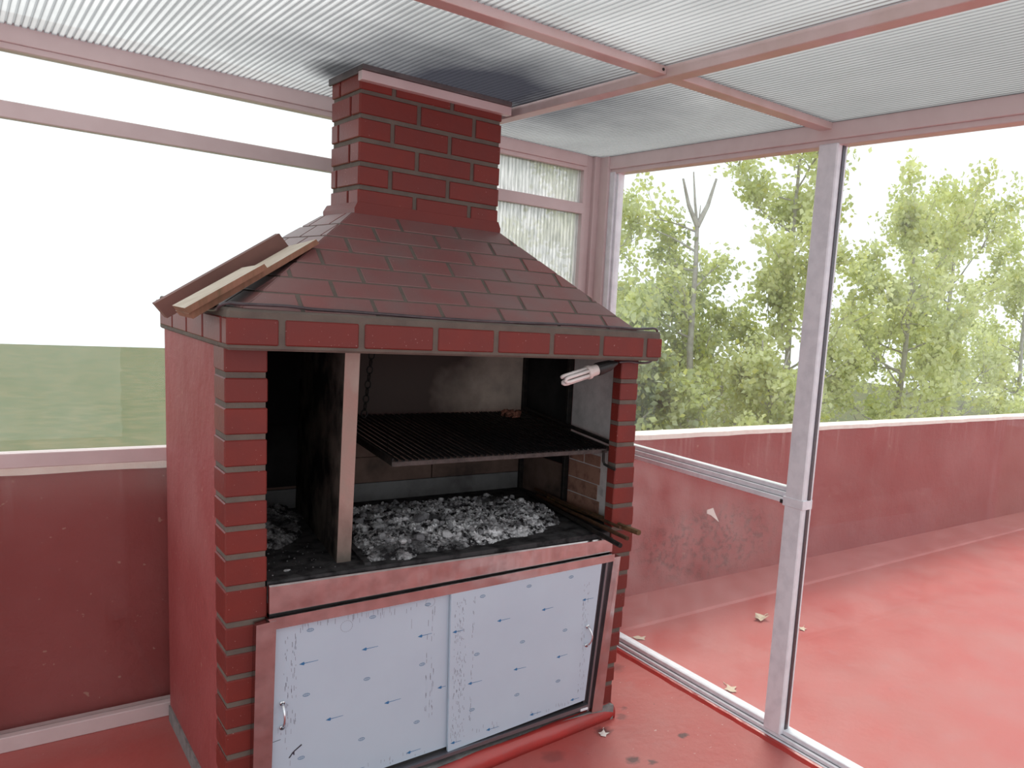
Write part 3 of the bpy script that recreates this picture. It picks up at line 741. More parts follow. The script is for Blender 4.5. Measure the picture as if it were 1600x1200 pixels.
# sliding doors
def door(x0b, x1b, x0t, x1t, y, zb0, zb1, zt0, zt1):
    b = MB(); t = 0.010
    b.hexa([(x0b, y, zb0), (x1b, y, zb1), (x1b, y + t, zb1), (x0b, y + t, zb0), (x0t, y, zt0), (x1t, y, zt1), (x1t, y + t, zt1), (x0t, y + t, zt0)])
    return b.build('door', 'film', cb)
d1 = door(0.000, 0.526, 0.014, 0.526, -0.019, 0.078, 0.095, 0.600, 0.612); d1['label'] = 'back sliding door with a black smear'
d2 = door(0.521, 1.042, 0.513, 1.081, -0.032, 0.083, 0.117, 0.609, 0.622); d2['label'] = 'front sliding door'
b = MB(); b.hexa([(-0.01, -0.044, 0.058), (1.056, -0.040, 0.086), (1.056, 0.0, 0.086), (-0.01, 0.0, 0.058), (-0.01, -0.044, 0.066), (1.056, -0.040, 0.101), (1.056, 0.0, 0.101), (-0.01, 0.0, 0.066)])
b.build('track', 'tracksteel', cb)
b = MB(); b.hexa([(-0.0, -0.017, 0.062), (0.53, -0.017, 0.080), (0.53, 0.0, 0.080), (0.0, 0.0, 0.062), (0.0, -0.017, 0.080), (0.53, -0.017, 0.098), (0.53, 0.0, 0.098), (0.0, 0.0, 0.080)])
b.build('track', 'black', cb)
MB().cbox(1.02, 1.052, -0.043, -0.038, 0.083, 0.092, 0.001).build('track_stop', 'alu', cb)
# print on the protective film (flat, a fraction of a millimetre thick)
def flat(bm, pts, y): bm.add([(p[0], y, p[1]) for p in pts], [tuple(range(len(pts)))])
def arrow(bm, x0, z0, x1, z1, y, head=True):
    hw = 0.0011
    flat(bm, [(x0, z0 - hw), (x1, z1 - hw * 0.6), (x1, z1 + hw * 0.6), (x0, z0 + hw)], y)
    if head: flat(bm, [(x0 - 0.002, z0), (x0 + 0.011, z0 - 0.0052), (x0 + 0.013, z0), (x0 + 0.011, z0 + 0.0052)], y - 0.00005)
def eye(bm, x, z, y, s=0.0085):
    n = 10; o = [(x + s * 1.15 * math.cos(a), z + s * 0.62 * math.sin(a)) for a in [2 * math.pi * k / n for k in range(n)]]
    q = [(x + s * 0.92 * math.cos(a), z + s * 0.42 * math.sin(a)) for a in [2 * math.pi * k / n for k in range(n)]]
    for k in range(n): flat(bm, [o[k], o[(k + 1) % n], q[(k + 1) % n], q[k]], y)
    for dx in (-0.0035, 0.0, 0.0035): flat(bm, [(x + dx - 0.0007, z - 0.003), (x + dx + 0.0007, z - 0.003), (x + dx + 0.0012, z + 0.003), (x + dx - 0.0002, z + 0.003)], y)
LA = [(0.078, 0.477, 0.127, 0.478), (0.249, 0.481, 0.295, 0.482), (0.417, 0.485, 0.46, 0.487), (0.151, 0.292, 0.198, 0.293), (0.319, 0.297, 0.368, 0.299), (0.391, 0.114, 0.436, 0.115), (0.486, 0.302, 0.512, 0.302), (0.222, 0.110, 0.262, 0.111)]
RA = [(0.523, 0.481, 0.559, 0.481), (0.677, 0.487, 0.723, 0.488), (0.843, 0.493, 0.887, 0.495), (1.007, 0.498, 1.053, 0.498), (0.746, 0.304, 0.792, 0.303), (0.913, 0.309, 0.956, 0.311), (0.582, 0.296, 0.63, 0.296), (0.817, 0.124, 0.861, 0.124), (0.654, 0.117, 0.7, 0.117), (0.53, 0.109, 0.565, 0.108), (0.981, 0.133, 1.017, 0.133)]
LE = [(0.105, 0.571), (0.277, 0.575), (0.444, 0.582), (0.096, 0.383), (0.264, 0.388), (0.432, 0.393), (0.084, 0.198), (0.252, 0.203), (0.42, 0.208)]
RE = [(0.62, 0.581), (0.788, 0.586), (0.953, 0.591), (0.608, 0.39), (0.773, 0.396), (0.94, 0.402), (0.599, 0.204), (0.762, 0.212), (0.923, 0.22)]
rng = random.Random(3)
for d, A, E_, y in ((d1, LA, LE, -0.0193), (d2, RA, RE, -0.0323)):
    for a in A:
        bm = MB(); arrow(bm, *a, y); bm.build('printed_arrow', 'ink', d)
    for e in E_:
        bm = MB(); eye(bm, e[0], e[1], y); bm.build('printed_mark', 'inkpale', d)
    bm = MB()
    def tick(x, z, l):
        s = rng.uniform(-0.0006, 0.0006); hw = rng.uniform(0.0003, 0.0006)
        flat(bm, [(x - hw, z), (x + hw, z), (x + hw + s, z + l), (x - hw + s, z + l)], y)
    if d is d1:
        for _ in range(60): tick(rng.choice([0.040, 0.046, 0.058, 0.066]) + rng.uniform(-.003, .003), rng.uniform(0.30, 0.56), rng.uniform(0.004, 0.016))
        for _ in range(12): tick(rng.uniform(0.02, 0.06), rng.uniform(0.10, 0.30), rng.uniform(0.006, 0.02))
        for _ in range(34): tick(rng.uniform(0.06, 0.42), 0.565 + rng.uniform(0, .02), rng.uniform(0.008, 0.022))
        for _ in range(45): tick(rng.choice([0.447, 0.461, 0.468]) + rng.uniform(-.002, .002), rng.uniform(0.18, 0.56), rng.uniform(0.006, 0.02))
        for _ in range(14): tick(rng.uniform(0.2, 0.47), rng.uniform(0.092, 0.11), rng.uniform(0.005, 0.012))
        tick(0.395, 0.515, 0.03)
        for _ in range(2):
            cx, cz, rr = ((0.203, 0.562, 0.017), (0.452, 0.588, 0.015))[_]
            for k in range(18):
                a0 = 2 * math.pi * k / 18; a1 = a0 + 0.24
                flat(bm, [(cx + rr * math.cos(a0), cz + rr * math.sin(a0)), (cx + rr * math.cos(a1), cz + rr * math.sin(a1)), (cx + (rr - .001) * math.cos(a1), cz + (rr - .001) * math.sin(a1)), (cx + (rr - .001) * math.cos(a0), cz + (rr - .001) * math.sin(a0))], y)
    else:
        for _ in range(170): tick(rng.choice([0.531, 0.537, 0.545, 0.551, 0.558, 0.567]) + rng.uniform(-.004, .004), rng.uniform(0.11, 0.58), rng.uniform(0.003, 0.012))
        for _ in range(30): tick(0.592 + rng.uniform(-.003, .003), rng.uniform(0.14, 0.58), rng.uniform(0.004, 0.014))
        for _ in range(70): tick(rng.choice([1.012, 1.022, 1.03]) - 0.04 * (1 - 0) * 0 + rng.uniform(-.003, .003), rng.uniform(0.15, 0.55), rng.uniform(0.004, 0.012))
        for _ in range(26): tick(rng.uniform(0.56, 1.0), rng.uniform(0.112, 0.13), rng.uniform(0.005, 0.014))
    cr_ = bm.build('film_creases', 'crease', d); cr_['kind'] = 'stuff'
bm = MB(); flat(bm, [(0.050, 0.208), (0.054, 0.207), (0.064, 0.221), (0.086, 0.236), (0.084, 0.240), (0.066, 0.227), (0.060, 0.222)], -0.0194); flat(bm, [(0.060, 0.222), (0.064, 0.212), (0.066, 0.213), (0.066, 0.226)], -0.01945)
bm.build('smear', 'smear', d1)
flat_line = MB(); flat(flat_line, [(0.002, 0.266), (0.030, 0.269), (0.030, 0.2705), (0.002, 0.2675)], -0.0194); flat_line.build('printed_line', 'smear', d1)
def handle(d, x, z0, z1, y, bow):
    b = MB(); P = []
    for k in range(11):
        t = k / 10; P.append((x + bow * math.sin(math.pi * t), y - 0.003 - 0.020 * math.sin(math.pi * t) ** 0.7, z0 + (z1 - z0) * t))
    b.tube(P, [0.0042, 0.0036, 0.003, 0.0028, 0.0028, 0.0028, 0.0028, 0.0028, 0.003, 0.0036, 0.0042], 8)
    for z in (z0, z1): b.tube([(x, y + 0.0005, z), (x, y - 0.004, z)], 0.007, 10)
    h = b.build('handle', 'chrome', d, True); h['label'] = 'small chrome bow handle'
handle(d1, 0.033, 0.305, 0.376, -0.019, 0.001)
handle(d2, 1.034, 0.327, 0.397, -0.032, 0.008)

# ------------------------------------------------------------------ grill grate
gg = thing('grill_grate', 'blackened iron grill grate of many bars inside the firebox', 'grill', (0.75, 0.4, 1.03))
GX0, GX1, GY0, GY1, GZ0, GZ1 = 0.355, 1.128, 0.05, 0.70, 1.022, 1.062
sh = lambda y: 0.015 * (y - GY0) / (GY1 - GY0)
gz = lambda y: GZ0 + (GZ1 - GZ0) * (y - GY0) / (GY1 - GY0)
NB = 38
for i in range(NB):
    x = GX0 + 0.008 + (GX1 - GX0 - 0.016) * i / (NB - 1)
    b = MB(); vs = []
    for y in (GY0 - 0.008, GY1):
        z = gz(y); X = x + sh(y); dz = random.uniform(-.0008, .0008)
        vs += [(X - 0.0062, y, z + dz), (X, y, z - 0.007), (X + 0.0062, y, z + dz), (X + 0.0048, y, z + 0.0008 + dz), (X, y, z - 0.0045), (X - 0.0048, y, z + 0.0008 + dz)]
    b.add(vs, [(k, (k + 1) % 6, 6 + (k + 1) % 6, 6 + k) for k in range(6)] + [(5, 4, 3, 2, 1, 0), (6, 7, 8, 9, 10, 11)])
    b.build('bar', 'ironbar', gg)
MB().cbox(GX0 - 0.004, GX1 + 0.004, GY0 - 0.001, GY0 + 0.005, GZ0 - 0.022, GZ0 - 0.007, 0.001).build('front_bar', 'frontiron', gg)
MB().cbox(GX0 - 0.004, GX1 + 0.02, GY1 - 0.004, GY1 + 0.002, GZ1 - 0.020, GZ1 - 0.007, 0.001).build('rear_bar', 'iron', gg)
for X in (GX0 - 0.004, GX1):
    b = MB(); P = []
    b.hexa([(X, GY0, GZ0 - 0.020), (X + 0.006, GY0, GZ0 - 0.020), (X + 0.006 + sh(GY1), GY1, GZ1 - 0.020), (X + sh(GY1), GY1, GZ1 - 0.020),
            (X, GY0, GZ0 + 0.003), (X + 0.006, GY0, GZ0 + 0.003), (X + 0.006 + sh(GY1), GY1, GZ1 + 0.003), (X + sh(GY1), GY1, GZ1 + 0.003)])
    b.build('side_bar', 'iron', gg)
# carrying rail, axle and hook at the right wall
b = MB(); b.tube([(1.185, 0.085, 1.024), (1.185, 0.72, 1.070)], 0.008, 8); b.build('carrying_rail', 'iron', gg)
b = MB(); b.tube([(1.160, 0.060, 1.010), (1.160, 0.72, 1.058)], 0.006, 8); b.build('carrying_rail', 'rust', gg)
b = MB(); b.tube([(1.128, 0.053, 1.010), (1.205, 0.053, 1.018)], 0.005, 8); b.build('axle', 'iron', gg)
b = MB(); b.tube([(1.112, 0.042, 1.010), (1.113, 0.042, 0.972), (1.115, 0.038, 0.962), (1.122, 0.014, 0.955), (1.131, -0.008, 0.949)], 0.005, 8); b.build('hook', 'iron', gg)

# chain that carries the grate
ch = thing('chain', 'black iron chain hanging from the hood behind the divider slab', 'chain', (0.48, 0.6, 1.2))
p0 = Vector((0.470, 0.60, 1.066)); p1 = Vector((0.506, 0.60, 1.400)); L = (p1 - p0).length; n = 13; ax = (p1 - p0).normalized()
lv = []
for k in range(n):
    c0 = p0 + (p1 - p0) * ((k + 0.5) / n); hl = L / n * 0.5
    side = Vector((1, 0, 0)) if k % 2 == 0 else Vector((0, 1, 0)); side = (side - ax * side.dot(ax)).normalized()
    P = [c0 + ax * hl * 1.12 * math.cos(a) + side * 0.0085 * math.sin(a) * (1.15 if abs(math.cos(a)) < 0.8 else 1) for a in [2 * math.pi * q / 12 for q in range(12)]]
    MB().tube(P, 0.0026, 6, closed=True).build('link', 'iron', ch)

# ------------------------------------------------------------------ fire bed: ash, charcoal, left ember bed
def in_poly(x, y, poly):
    c_ = False
    for i in range(len(poly)):
        a, b_ = poly[i - 1], poly[i]
        if (a[1] > y) != (b_[1] > y) and x < (b_[0] - a[0]) * (y - a[1]) / (b_[1] - a[1]) + a[0]: c_ = not c_
    return c_
def lump_geo(rg, c, r):
    vs = []; fs = [(0, 2, 4), (0, 4, 3), (0, 3, 5), (0, 5, 2), (1, 4, 2), (1, 3, 4), (1, 5, 3), (1, 2, 5)]
    base = [(1, 0, 0), (-1, 0, 0), (0, 1, 0), (0, -1, 0), (0, 0, 1), (0, 0, -1)]
    rot = Matrix.Rotation(rg.uniform(0, 6.3), 3, Vector((rg.uniform(-1, 1), rg.uniform(-1, 1), rg.uniform(-1, 1))).normalized())
    sx, sy, sz = rg.uniform(.7, 1.3), rg.uniform(.7, 1.2), rg.uniform(.6, 1.0)
    for p in base:
        k = r * rg.uniform(0.75, 1.2); q = rot @ Vector((p[0] * sx * k, p[1] * sy * k, p[2] * sz * k)); vs.append(Vector(c) + q)
    return vs, fs
def heap(poly, hmax, seed):
    rg = random.Random(seed); b = MB()
    xs = [p[0] for p in poly]; ys = [p[1] for p in poly]; cx = sum(xs) / len(xs); cy = sum(ys) / len(ys)
    x0, x1, y0, y1 = min(xs) - 0.03, max(xs) + 0.03, min(ys) - 0.03, max(ys) + 0.03
    nx = int((x1 - x0) / 0.009); ny = int((y1 - y0) / 0.009); H = {}
    def hgt(x, y):
        # distance to the outline, ragged
        d = 1e9
        for i in range(len(poly)):
            a, q = Vector(poly[i - 1]), Vector(poly[i]); t = max(0, min(1, (Vector((x, y)) - a).dot(q - a) / (q - a).length_squared)); d = min(d, (Vector((x, y)) - a - (q - a) * t).length)
        if not in_poly(x, y, poly): d = -d
        d += 0.03 * mnoise.noise(Vector((x * 14, y * 14, seed)))
        if d <= 0: return -0.004
        e = min(1, d / 0.09); return hmax * (e ** 0.7) * (0.55 + 0.5 * (mnoise.noise(Vector((x * 9, y * 9, seed + 2))) + 0.5)) + 0.006 * mnoise.noise(Vector((x * 60, y * 60, 1))) + 0.003
    vs = []; fs = []
    for j in range(ny + 1):
        for i in range(nx + 1):
            x = x0 + (x1 - x0) * i / nx; y = y0 + (y1 - y0) * j / ny; h = hgt(x, y); H[(i, j)] = h
            vs.append((x, y, FBZ + h))
    for j in range(ny):
        for i in range(nx):
            if max(H[(i, j)], H[(i + 1, j)], H[(i, j + 1)], H[(i + 1, j + 1)]) > -0.003:
                a = j * (nx + 1) + i; fs.append((a, a + 1, a + nx + 2, a + nx + 1))
    b.add(vs, fs)
    return b, hgt, (x0, x1, y0, y1)
HP = [(0.285, 0.05), (0.36, 0.035), (0.50, 0.055), (0.66, 0.06), (0.80, 0.085), (0.92, 0.11), (1.03, 0.20), (1.09, 0.34), (1.06, 0.52), (0.93, 0.60), (0.70, 0.62), (0.48, 0.62), (0.375, 0.60)]
hb, hg, ext = heap(HP, 0.034, 11)
rg = random.Random(5)
for _ in range(2600):
    x = rg.uniform(ext[0], ext[1]); y = rg.uniform(ext[2], ext[3]); h = hg(x, y)
    if h > 0.002:
        vs, fs = lump_geo(rg, (x, y, FBZ + h + 0.001), rg.uniform(0.003, 0.0105)); hb.add(vs, fs)
tag(hb.build('ash_heap', 'ash'), 'grey and white wood ash spread over the wide fire bed', 'ash', None, 'stuff')
LP = [(0.01, 0.36), (0.10, 0.30), (0.17, 0.34), (0.225, 0.45), (0.265, 0.66), (0.26, 0.74), (0.01, 0.74)]
hb2, hg2, ext2 = heap(LP, 0.05, 23)
for _ in range(420):
    x = rg.uniform(ext2[0], min(ext2[1], 0.24)); y = rg.uniform(ext2[2], ext2[3]); h = hg2(x, y)
    if h > 0.002:
        vs, fs = lump_geo(rg, (x, y, FBZ + h), rg.uniform(0.003, 0.009)); hb2.add(vs, fs)
for _ in range(70):
    x = rg.uniform(0.02, 0.21); y = rg.uniform(0.04, 0.32); vs, fs = lump_geo(rg, (x, y, FBZ + 0.001), rg.uniform(0.0015, 0.004)); hb2.add(vs, fs)
tag(hb2.build('ash_heap', 'ash_shaded'), 'small ash heap coloured for the shade of the narrow dark ember compartment', 'ash', None, 'stuff')
lumps = []
def lump_mesh(seed):
    b = MB(); rg2 = random.Random(seed); n, mlat = 8, 4; vs = [(0, 0, 1)]; 
    for a in range(1, mlat):
        for k in range(n):
            th = math.pi * a / mlat; ph = 2 * math.pi * k / n; vs.append((math.sin(th) * math.cos(ph), math.sin(th) * math.sin(ph), math.cos(th)))
    vs.append((0, 0, -1)); sx, sy, sz = rg2.uniform(.8, 1.3), rg2.uniform(.7, 1.1), rg2.uniform(.6, .9)
    vs = [tuple(Vector((v[0] * sx, v[1] * sy, v[2] * sz)) * (1 + 0.42 * mnoise.noise(Vector(v) * 1.6 + Vector((seed * 3.1, 0, 0))))) for v in vs]
    fs = [(0, 1 + k, 1 + (k + 1) % n) for k in range(n)]
    for a in range(mlat - 2): fs += [(1 + a * n + k, 1 + (a + 1) * n + k, 1 + (a + 1) * n + (k + 1) % n, 1 + a * n + (k + 1) % n) for k in range(n)]
    fs += [(len(vs) - 1, 1 + (mlat - 2) * n + (k + 1) % n, 1 + (mlat - 2) * n + k) for k in range(n)]
    b.add(vs, fs); return b.mesh('charcoal_lump', 'lump')
LM = [lump_mesh(k) for k in range(6)]
big = [(0.545, 0.285, 0.019), (0.590, 0.35, 0.019), (0.86, 0.56, 0.016), (0.90, 0.55, 0.012), (0.81, 0.275, 0.015), (0.475, 0.125, 0.017), (0.565, 0.12, 0.016), (0.37, 0.16, 0.014), (0.41, 0.30, 0.017), (0.66, 0.30, 0.015), (0.72, 0.36, 0.013), (1.0, 0.40, 0.015), (1.05, 0.33, 0.014), (0.69, 0.13, 0.012), (0.39, 0.40, 0.017)]
pts = list(big)
while len(pts) < 130:
    x = rg.uniform(0.30, 1.07); y = rg.uniform(0.07, 0.60)
    if hg(x, y) > 0.012 and all(math.hypot(x - q[0], y - q[1]) > (q[2] + 0.009) for q in pts): pts.append((x, y, rg.uniform(0.006, 0.0125)))
for i, (x, y, r) in enumerate(pts):
    o = bpy.data.objects.new('charcoal_lump', LM[i % 6]); col.objects.link(o)
    o.location = (x, y, FBZ + max(0.0, hg(x, y)) + r * 0.45); o.scale = (r, r, r); o.rotation_euler = (rg.uniform(-.4, .4), rg.uniform(-.4, .4), rg.uniform(0, 6.3))
    tag(o, 'ash-coated charcoal lump lying in the grey ash of the fire bed', 'charcoal', 'charcoal lumps in the ash')
o = bpy.data.objects.new('charcoal_lump', LM[2]); col.objects.link(o); o.location = (0.067, 0.066, FBZ + 0.003); o.scale = (0.008, 0.006, 0.005)
tag(o, 'single pale lump alone at the front of the narrow ember compartment', 'charcoal')

# burnt scrap on the grate
b = MB(); rg3 = random.Random(9)
for k in range(5):
    c0 = Vector((1.045 + rg3.uniform(-.02, .03), 0.60 + rg3.uniform(-.025, .025), gz(0.6) + 0.010)); P = []
    for q in range(9):
        a = q * 0.75 + k; P.append(c0 + Vector((0.018 * math.cos(a) + rg3.uniform(-.006, .006), 0.016 * math.sin(a), 0.012 * math.sin(a * 1.7 + k))))
    b.tube(P, [0.004, 0.006, 0.007, 0.006, 0.007, 0.006, 0.005, 0.005, 0.003], 6)
tag(b.build('burnt_scrap', 'scrap'), 'crumpled reddish scrap burnt on the rear of the grill grate', 'scrap')

# pokers lying along the right wall
def rod(a, c_, r, mat, name, label):
    b = MB(); a = Vector(a); c_ = Vector(c_); P = [a + (c_ - a) * (k / 8) + Vector((0.002 * math.sin(k * 1.7), 0, 0.0006 * math.cos(k))) for k in range(9)]
    b.tube(P, r, 8); return tag(b.build(name, mat), label, 'rod')
rod((1.150, 0.60, 0.730), (1.036, -0.185, 0.732), 0.0085, 'iron', 'iron_rod', 'black iron rod sticking out lowest over the steel lip')
rod((1.168, 0.56, 0.728), (1.092, -0.150, 0.740), 0.0075, 'rust', 'iron_rod', 'rusty brown thin rod between the black rod and the thick stick')
rod((1.188, 0.50, 0.731), (1.165, -0.120, 0.744), 0.0105, 'stick', 'iron_rod', 'thick brown stick with a frayed end against the right brick column')
rod((1.196, 0.62, 0.741), (1.128, -0.060, 0.752), 0.006, 'rust', 'iron_rod', 'short rusty rod lying on top of the other rods')

# lamp under the fascia
lp = thing('fluorescent_lamp', 'white three-tube energy saving lamp in a black socket under the hood edge', 'lamp', (1.0, -0.02, 1.30))
A = Vector((0.886, -0.020, 1.266)); B_ = Vector((1.104, -0.020, 1.329)); D = (B_ - A).normalized(); U_ = Vector((0, -1, 0)).cross(D).normalized(); V_ = Vector((0, 1, 0))
at = lambda t, u=0, v=0: A + D * t + U_ * u + V_ * v
for k in range(3):
    ang = 2 * math.pi * k / 3 + 0.5; cu_, cv_ = 0.0125 * math.cos(ang), 0.0125 * math.sin(ang)
    tu, tv = -math.sin(ang) * 0.0075, math.cos(ang) * 0.0075
    P = [at(0.098, cu_ + tu, cv_ + tv), at(0.012, cu_ + tu, cv_ + tv), at(0.003, cu_ + tu * .7, cv_ + tv * .7), at(0.0, cu_, cv_), at(0.003, cu_ - tu * .7, cv_ - tv * .7), at(0.012, cu_ - tu, cv_ - tv), at(0.098, cu_ - tu, cv_ - tv)]
    MB().tube(P, 0.0062, 8).build('tube', 'tube', lp, True)
b = MB(); b.tube([at(0.094), at(0.096), at(0.106), at(0.108), at(0.110), at(0.138), at(0.140)], [0.0215, 0.0235, 0.0235, 0.0215, 0.0195, 0.0185, 0.012], 18); b.build('lamp_base', 'white', lp)
b = MB(); b.tube([at(0.134), at(0.137), at(0.150), at(0.190), at(0.205), at(0.222)], [0.016, 0.0225, 0.0225, 0.018, 0.012, 0.006], 16); b.build('lamp_socket', 'black', lp)

# cable along the top of the fascia
b = MB(); P = []
P += [(-0.1165, 0.78, 1.425), (-0.1165, 0.40, 1.428), (-0.1165, 0.10, 1.430), (-0.1165, 0.0, 1.434), (-0.1145, -0.035, 1.446), (-0.100, -0.053, 1.453), (-0.08, -0.057, 1.452)]
for k in range(1, 22):
    t = k / 22; x = -0.08 + 1.28 * t
    P.append((x, -0.050 + 0.006 * math.sin(x * 9), 1.447 + 0.0025 * math.sin(x * 7 + 1) + (0.004 if t < 0.1 else 0)))
P += [(1.205, -0.046, 1.451), (1.235, -0.040, 1.453), (1.258, -0.030, 1.446), (1.266, -0.020, 1.425), (1.267, -0.012, 1.38), (1.264, -0.010, 1.345), (1.245, -0.010, 1.331), (1.20, -0.014, 1.329), (1.15, -0.018, 1.333), (1.108, -0.020, 1.3295)]
def smooth_path(P, n=3):
    P = [Vector(p) for p in P]; out = []
    for i in range(len(P) - 1):
        a = P[max(i - 1, 0)]; p, q = P[i], P[i + 1]; d = P[min(i + 2, len(P) - 1)]
        for k in range(n):
            t = k / n; out.append(0.5 * ((2 * p) + (q - a) * t + (2 * a - 5 * p + 4 * q - d) * t * t + (3 * p - a - 3 * q + d) * t ** 3))
    out.append(P[-1]); return out
b.tube(smooth_path(P), 0.0042, 8); tag(b.build('power_cable', 'cable', None, True), 'dark cable laid along the top edge of the brick fascia down to the lamp', 'cable')

# boards leaning on the left slope of the hood
hp = hood_faces[3]
so = Vector((HB['x0'], 0, HB['z'])); su = Vector((HT['x0'] - HB['x0'], 0, HT['z'] - HB['z'])).normalized(); sn = Vector((-su.z, 0, su.x)); sy = Vector((0, 1, 0))
def slope_board(name, label, s0, s1, y0f, y0b, wid, t0, t1, mats, taper=0.0):
    """board lying on the slope: from s0 (low) to s1 (high); front edge y from y0f (low end) to y0b (high end)"""
    q = lambda s, y, t: so + su * s + sy * y + sn * t
    b = MB()
    p = [q(s0, y0f, t0[0]), q(s1, y0b, t0[1]), q(s1 - taper, y0b + wid, t0[1]), q(s0, y0f + wid, t0[0]), q(s0, y0f, t1[0]), q(s1, y0b, t1[1]), q(s1 - taper, y0b + wid, t1[1]), q(s0, y0f + wid, t1[0])]
    b.k = 1; b.hexa(p); b.mi[1] = 0
    o = b.build(name, mats); return tag(o, label, 'board', 'boards leaning on the hood')
slope_board('wooden_board', 'pale board lying flat on the left hood slope, longest and undermost', -0.10, 0.298, -0.004, 0.142, 0.16, (0.0355, 0.004), (0.0505, 0.018), ['cream', 'edge'], 0.03)
slope_board('wooden_board', 'short pale board stacked on the longest board at its lower end', -0.10, 0.125, -0.010, 0.050, 0.15, (0.0515, 0.0337), (0.0665, 0.048), ['cream', 'edge'], 0.02)
slope_board('wooden_board', 'thick red-brown board standing behind the pale boards on the hood slope', -0.12, 0.268, 0.215, 0.312, 0.040, (0.037, 0.005), (0.082, 0.058), ['brownwood', 'brownwood'], 0.0)

# fallen leaves and scraps
def leaf(x, y, s, rot, label, mat='dryleaf', name='fallen_leaf', curl=0.4):
    b = MB(); rad = [1.0, 0.55, 0.9, 0.5, 0.8, 0.55, 0.9, 0.5, 1.0, 0.6]; n = 10
    vs = [(0, 0, 0.12)]
    for k in range(n):
        a = 2 * math.pi * k / n; r = rad[k] * (0.85 + 0.3 * random.random()); vs.append((r * math.cos(a), r * 0.8 * math.sin(a), curl * 0.6 * r * abs(math.sin(a * 1.5 + rot))))
    fs = [(0, 1 + k, 1 + (k + 1) % n) for k in range(n)]
    b.add(vs, fs); b.tube([(0.9, 0, 0.1), (1.4, 0.1, 0.06), (1.8, 0.05, 0.03)], 0.04, 5)
    o = b.build(name, mat); o.location = (x, y, 0.001); o.scale = (s, s, s); o.rotation_euler = (0, 0, rot)
    return tag(o, label, 'leaf')
leaf(2.426, 0.395, 0.055, 0.3, 'curled pale dry leaf on the outer floor near the white post', curl=0.9)
leaf(1.733, -0.093, 0.040, 1.2, 'flat cream dry leaf just outside the bottom track of the glass wall')
leaf(2.98, 0.72, 0.045, 2.0, 'small dry leaf at the foot of the red parapet wall')
leaf(2.52, 0.19, 0.03, 0.5, 'tiny dry leaf half hidden by the white post')
leaf(1.740, 0.52, 0.038, 2.4, 'dry leaf on the outer floor beside the right brick column')
leaf(1.088, -0.095, 0.026, 0.9, 'torn whitish leaf scrap on the dark stain in front of the kerb', 'chip', 'leaf_scrap', 0.2)
b = MB(); b.prism([(2.50, 0.9245, 0.445), (2.50, 0.9245, 0.425), (2.535, 0.9245, 0.41), (2.60, 0.9245, 0.365), (2.56, 0.9245, 0.425), (2.545, 0.9245, 0.452)], (0, -1, 0), -0.003, 0.002)
tag(b.build('plaster_chip', 'chip'), 'white comet-shaped chip mark on the red parapet wall', 'mark')

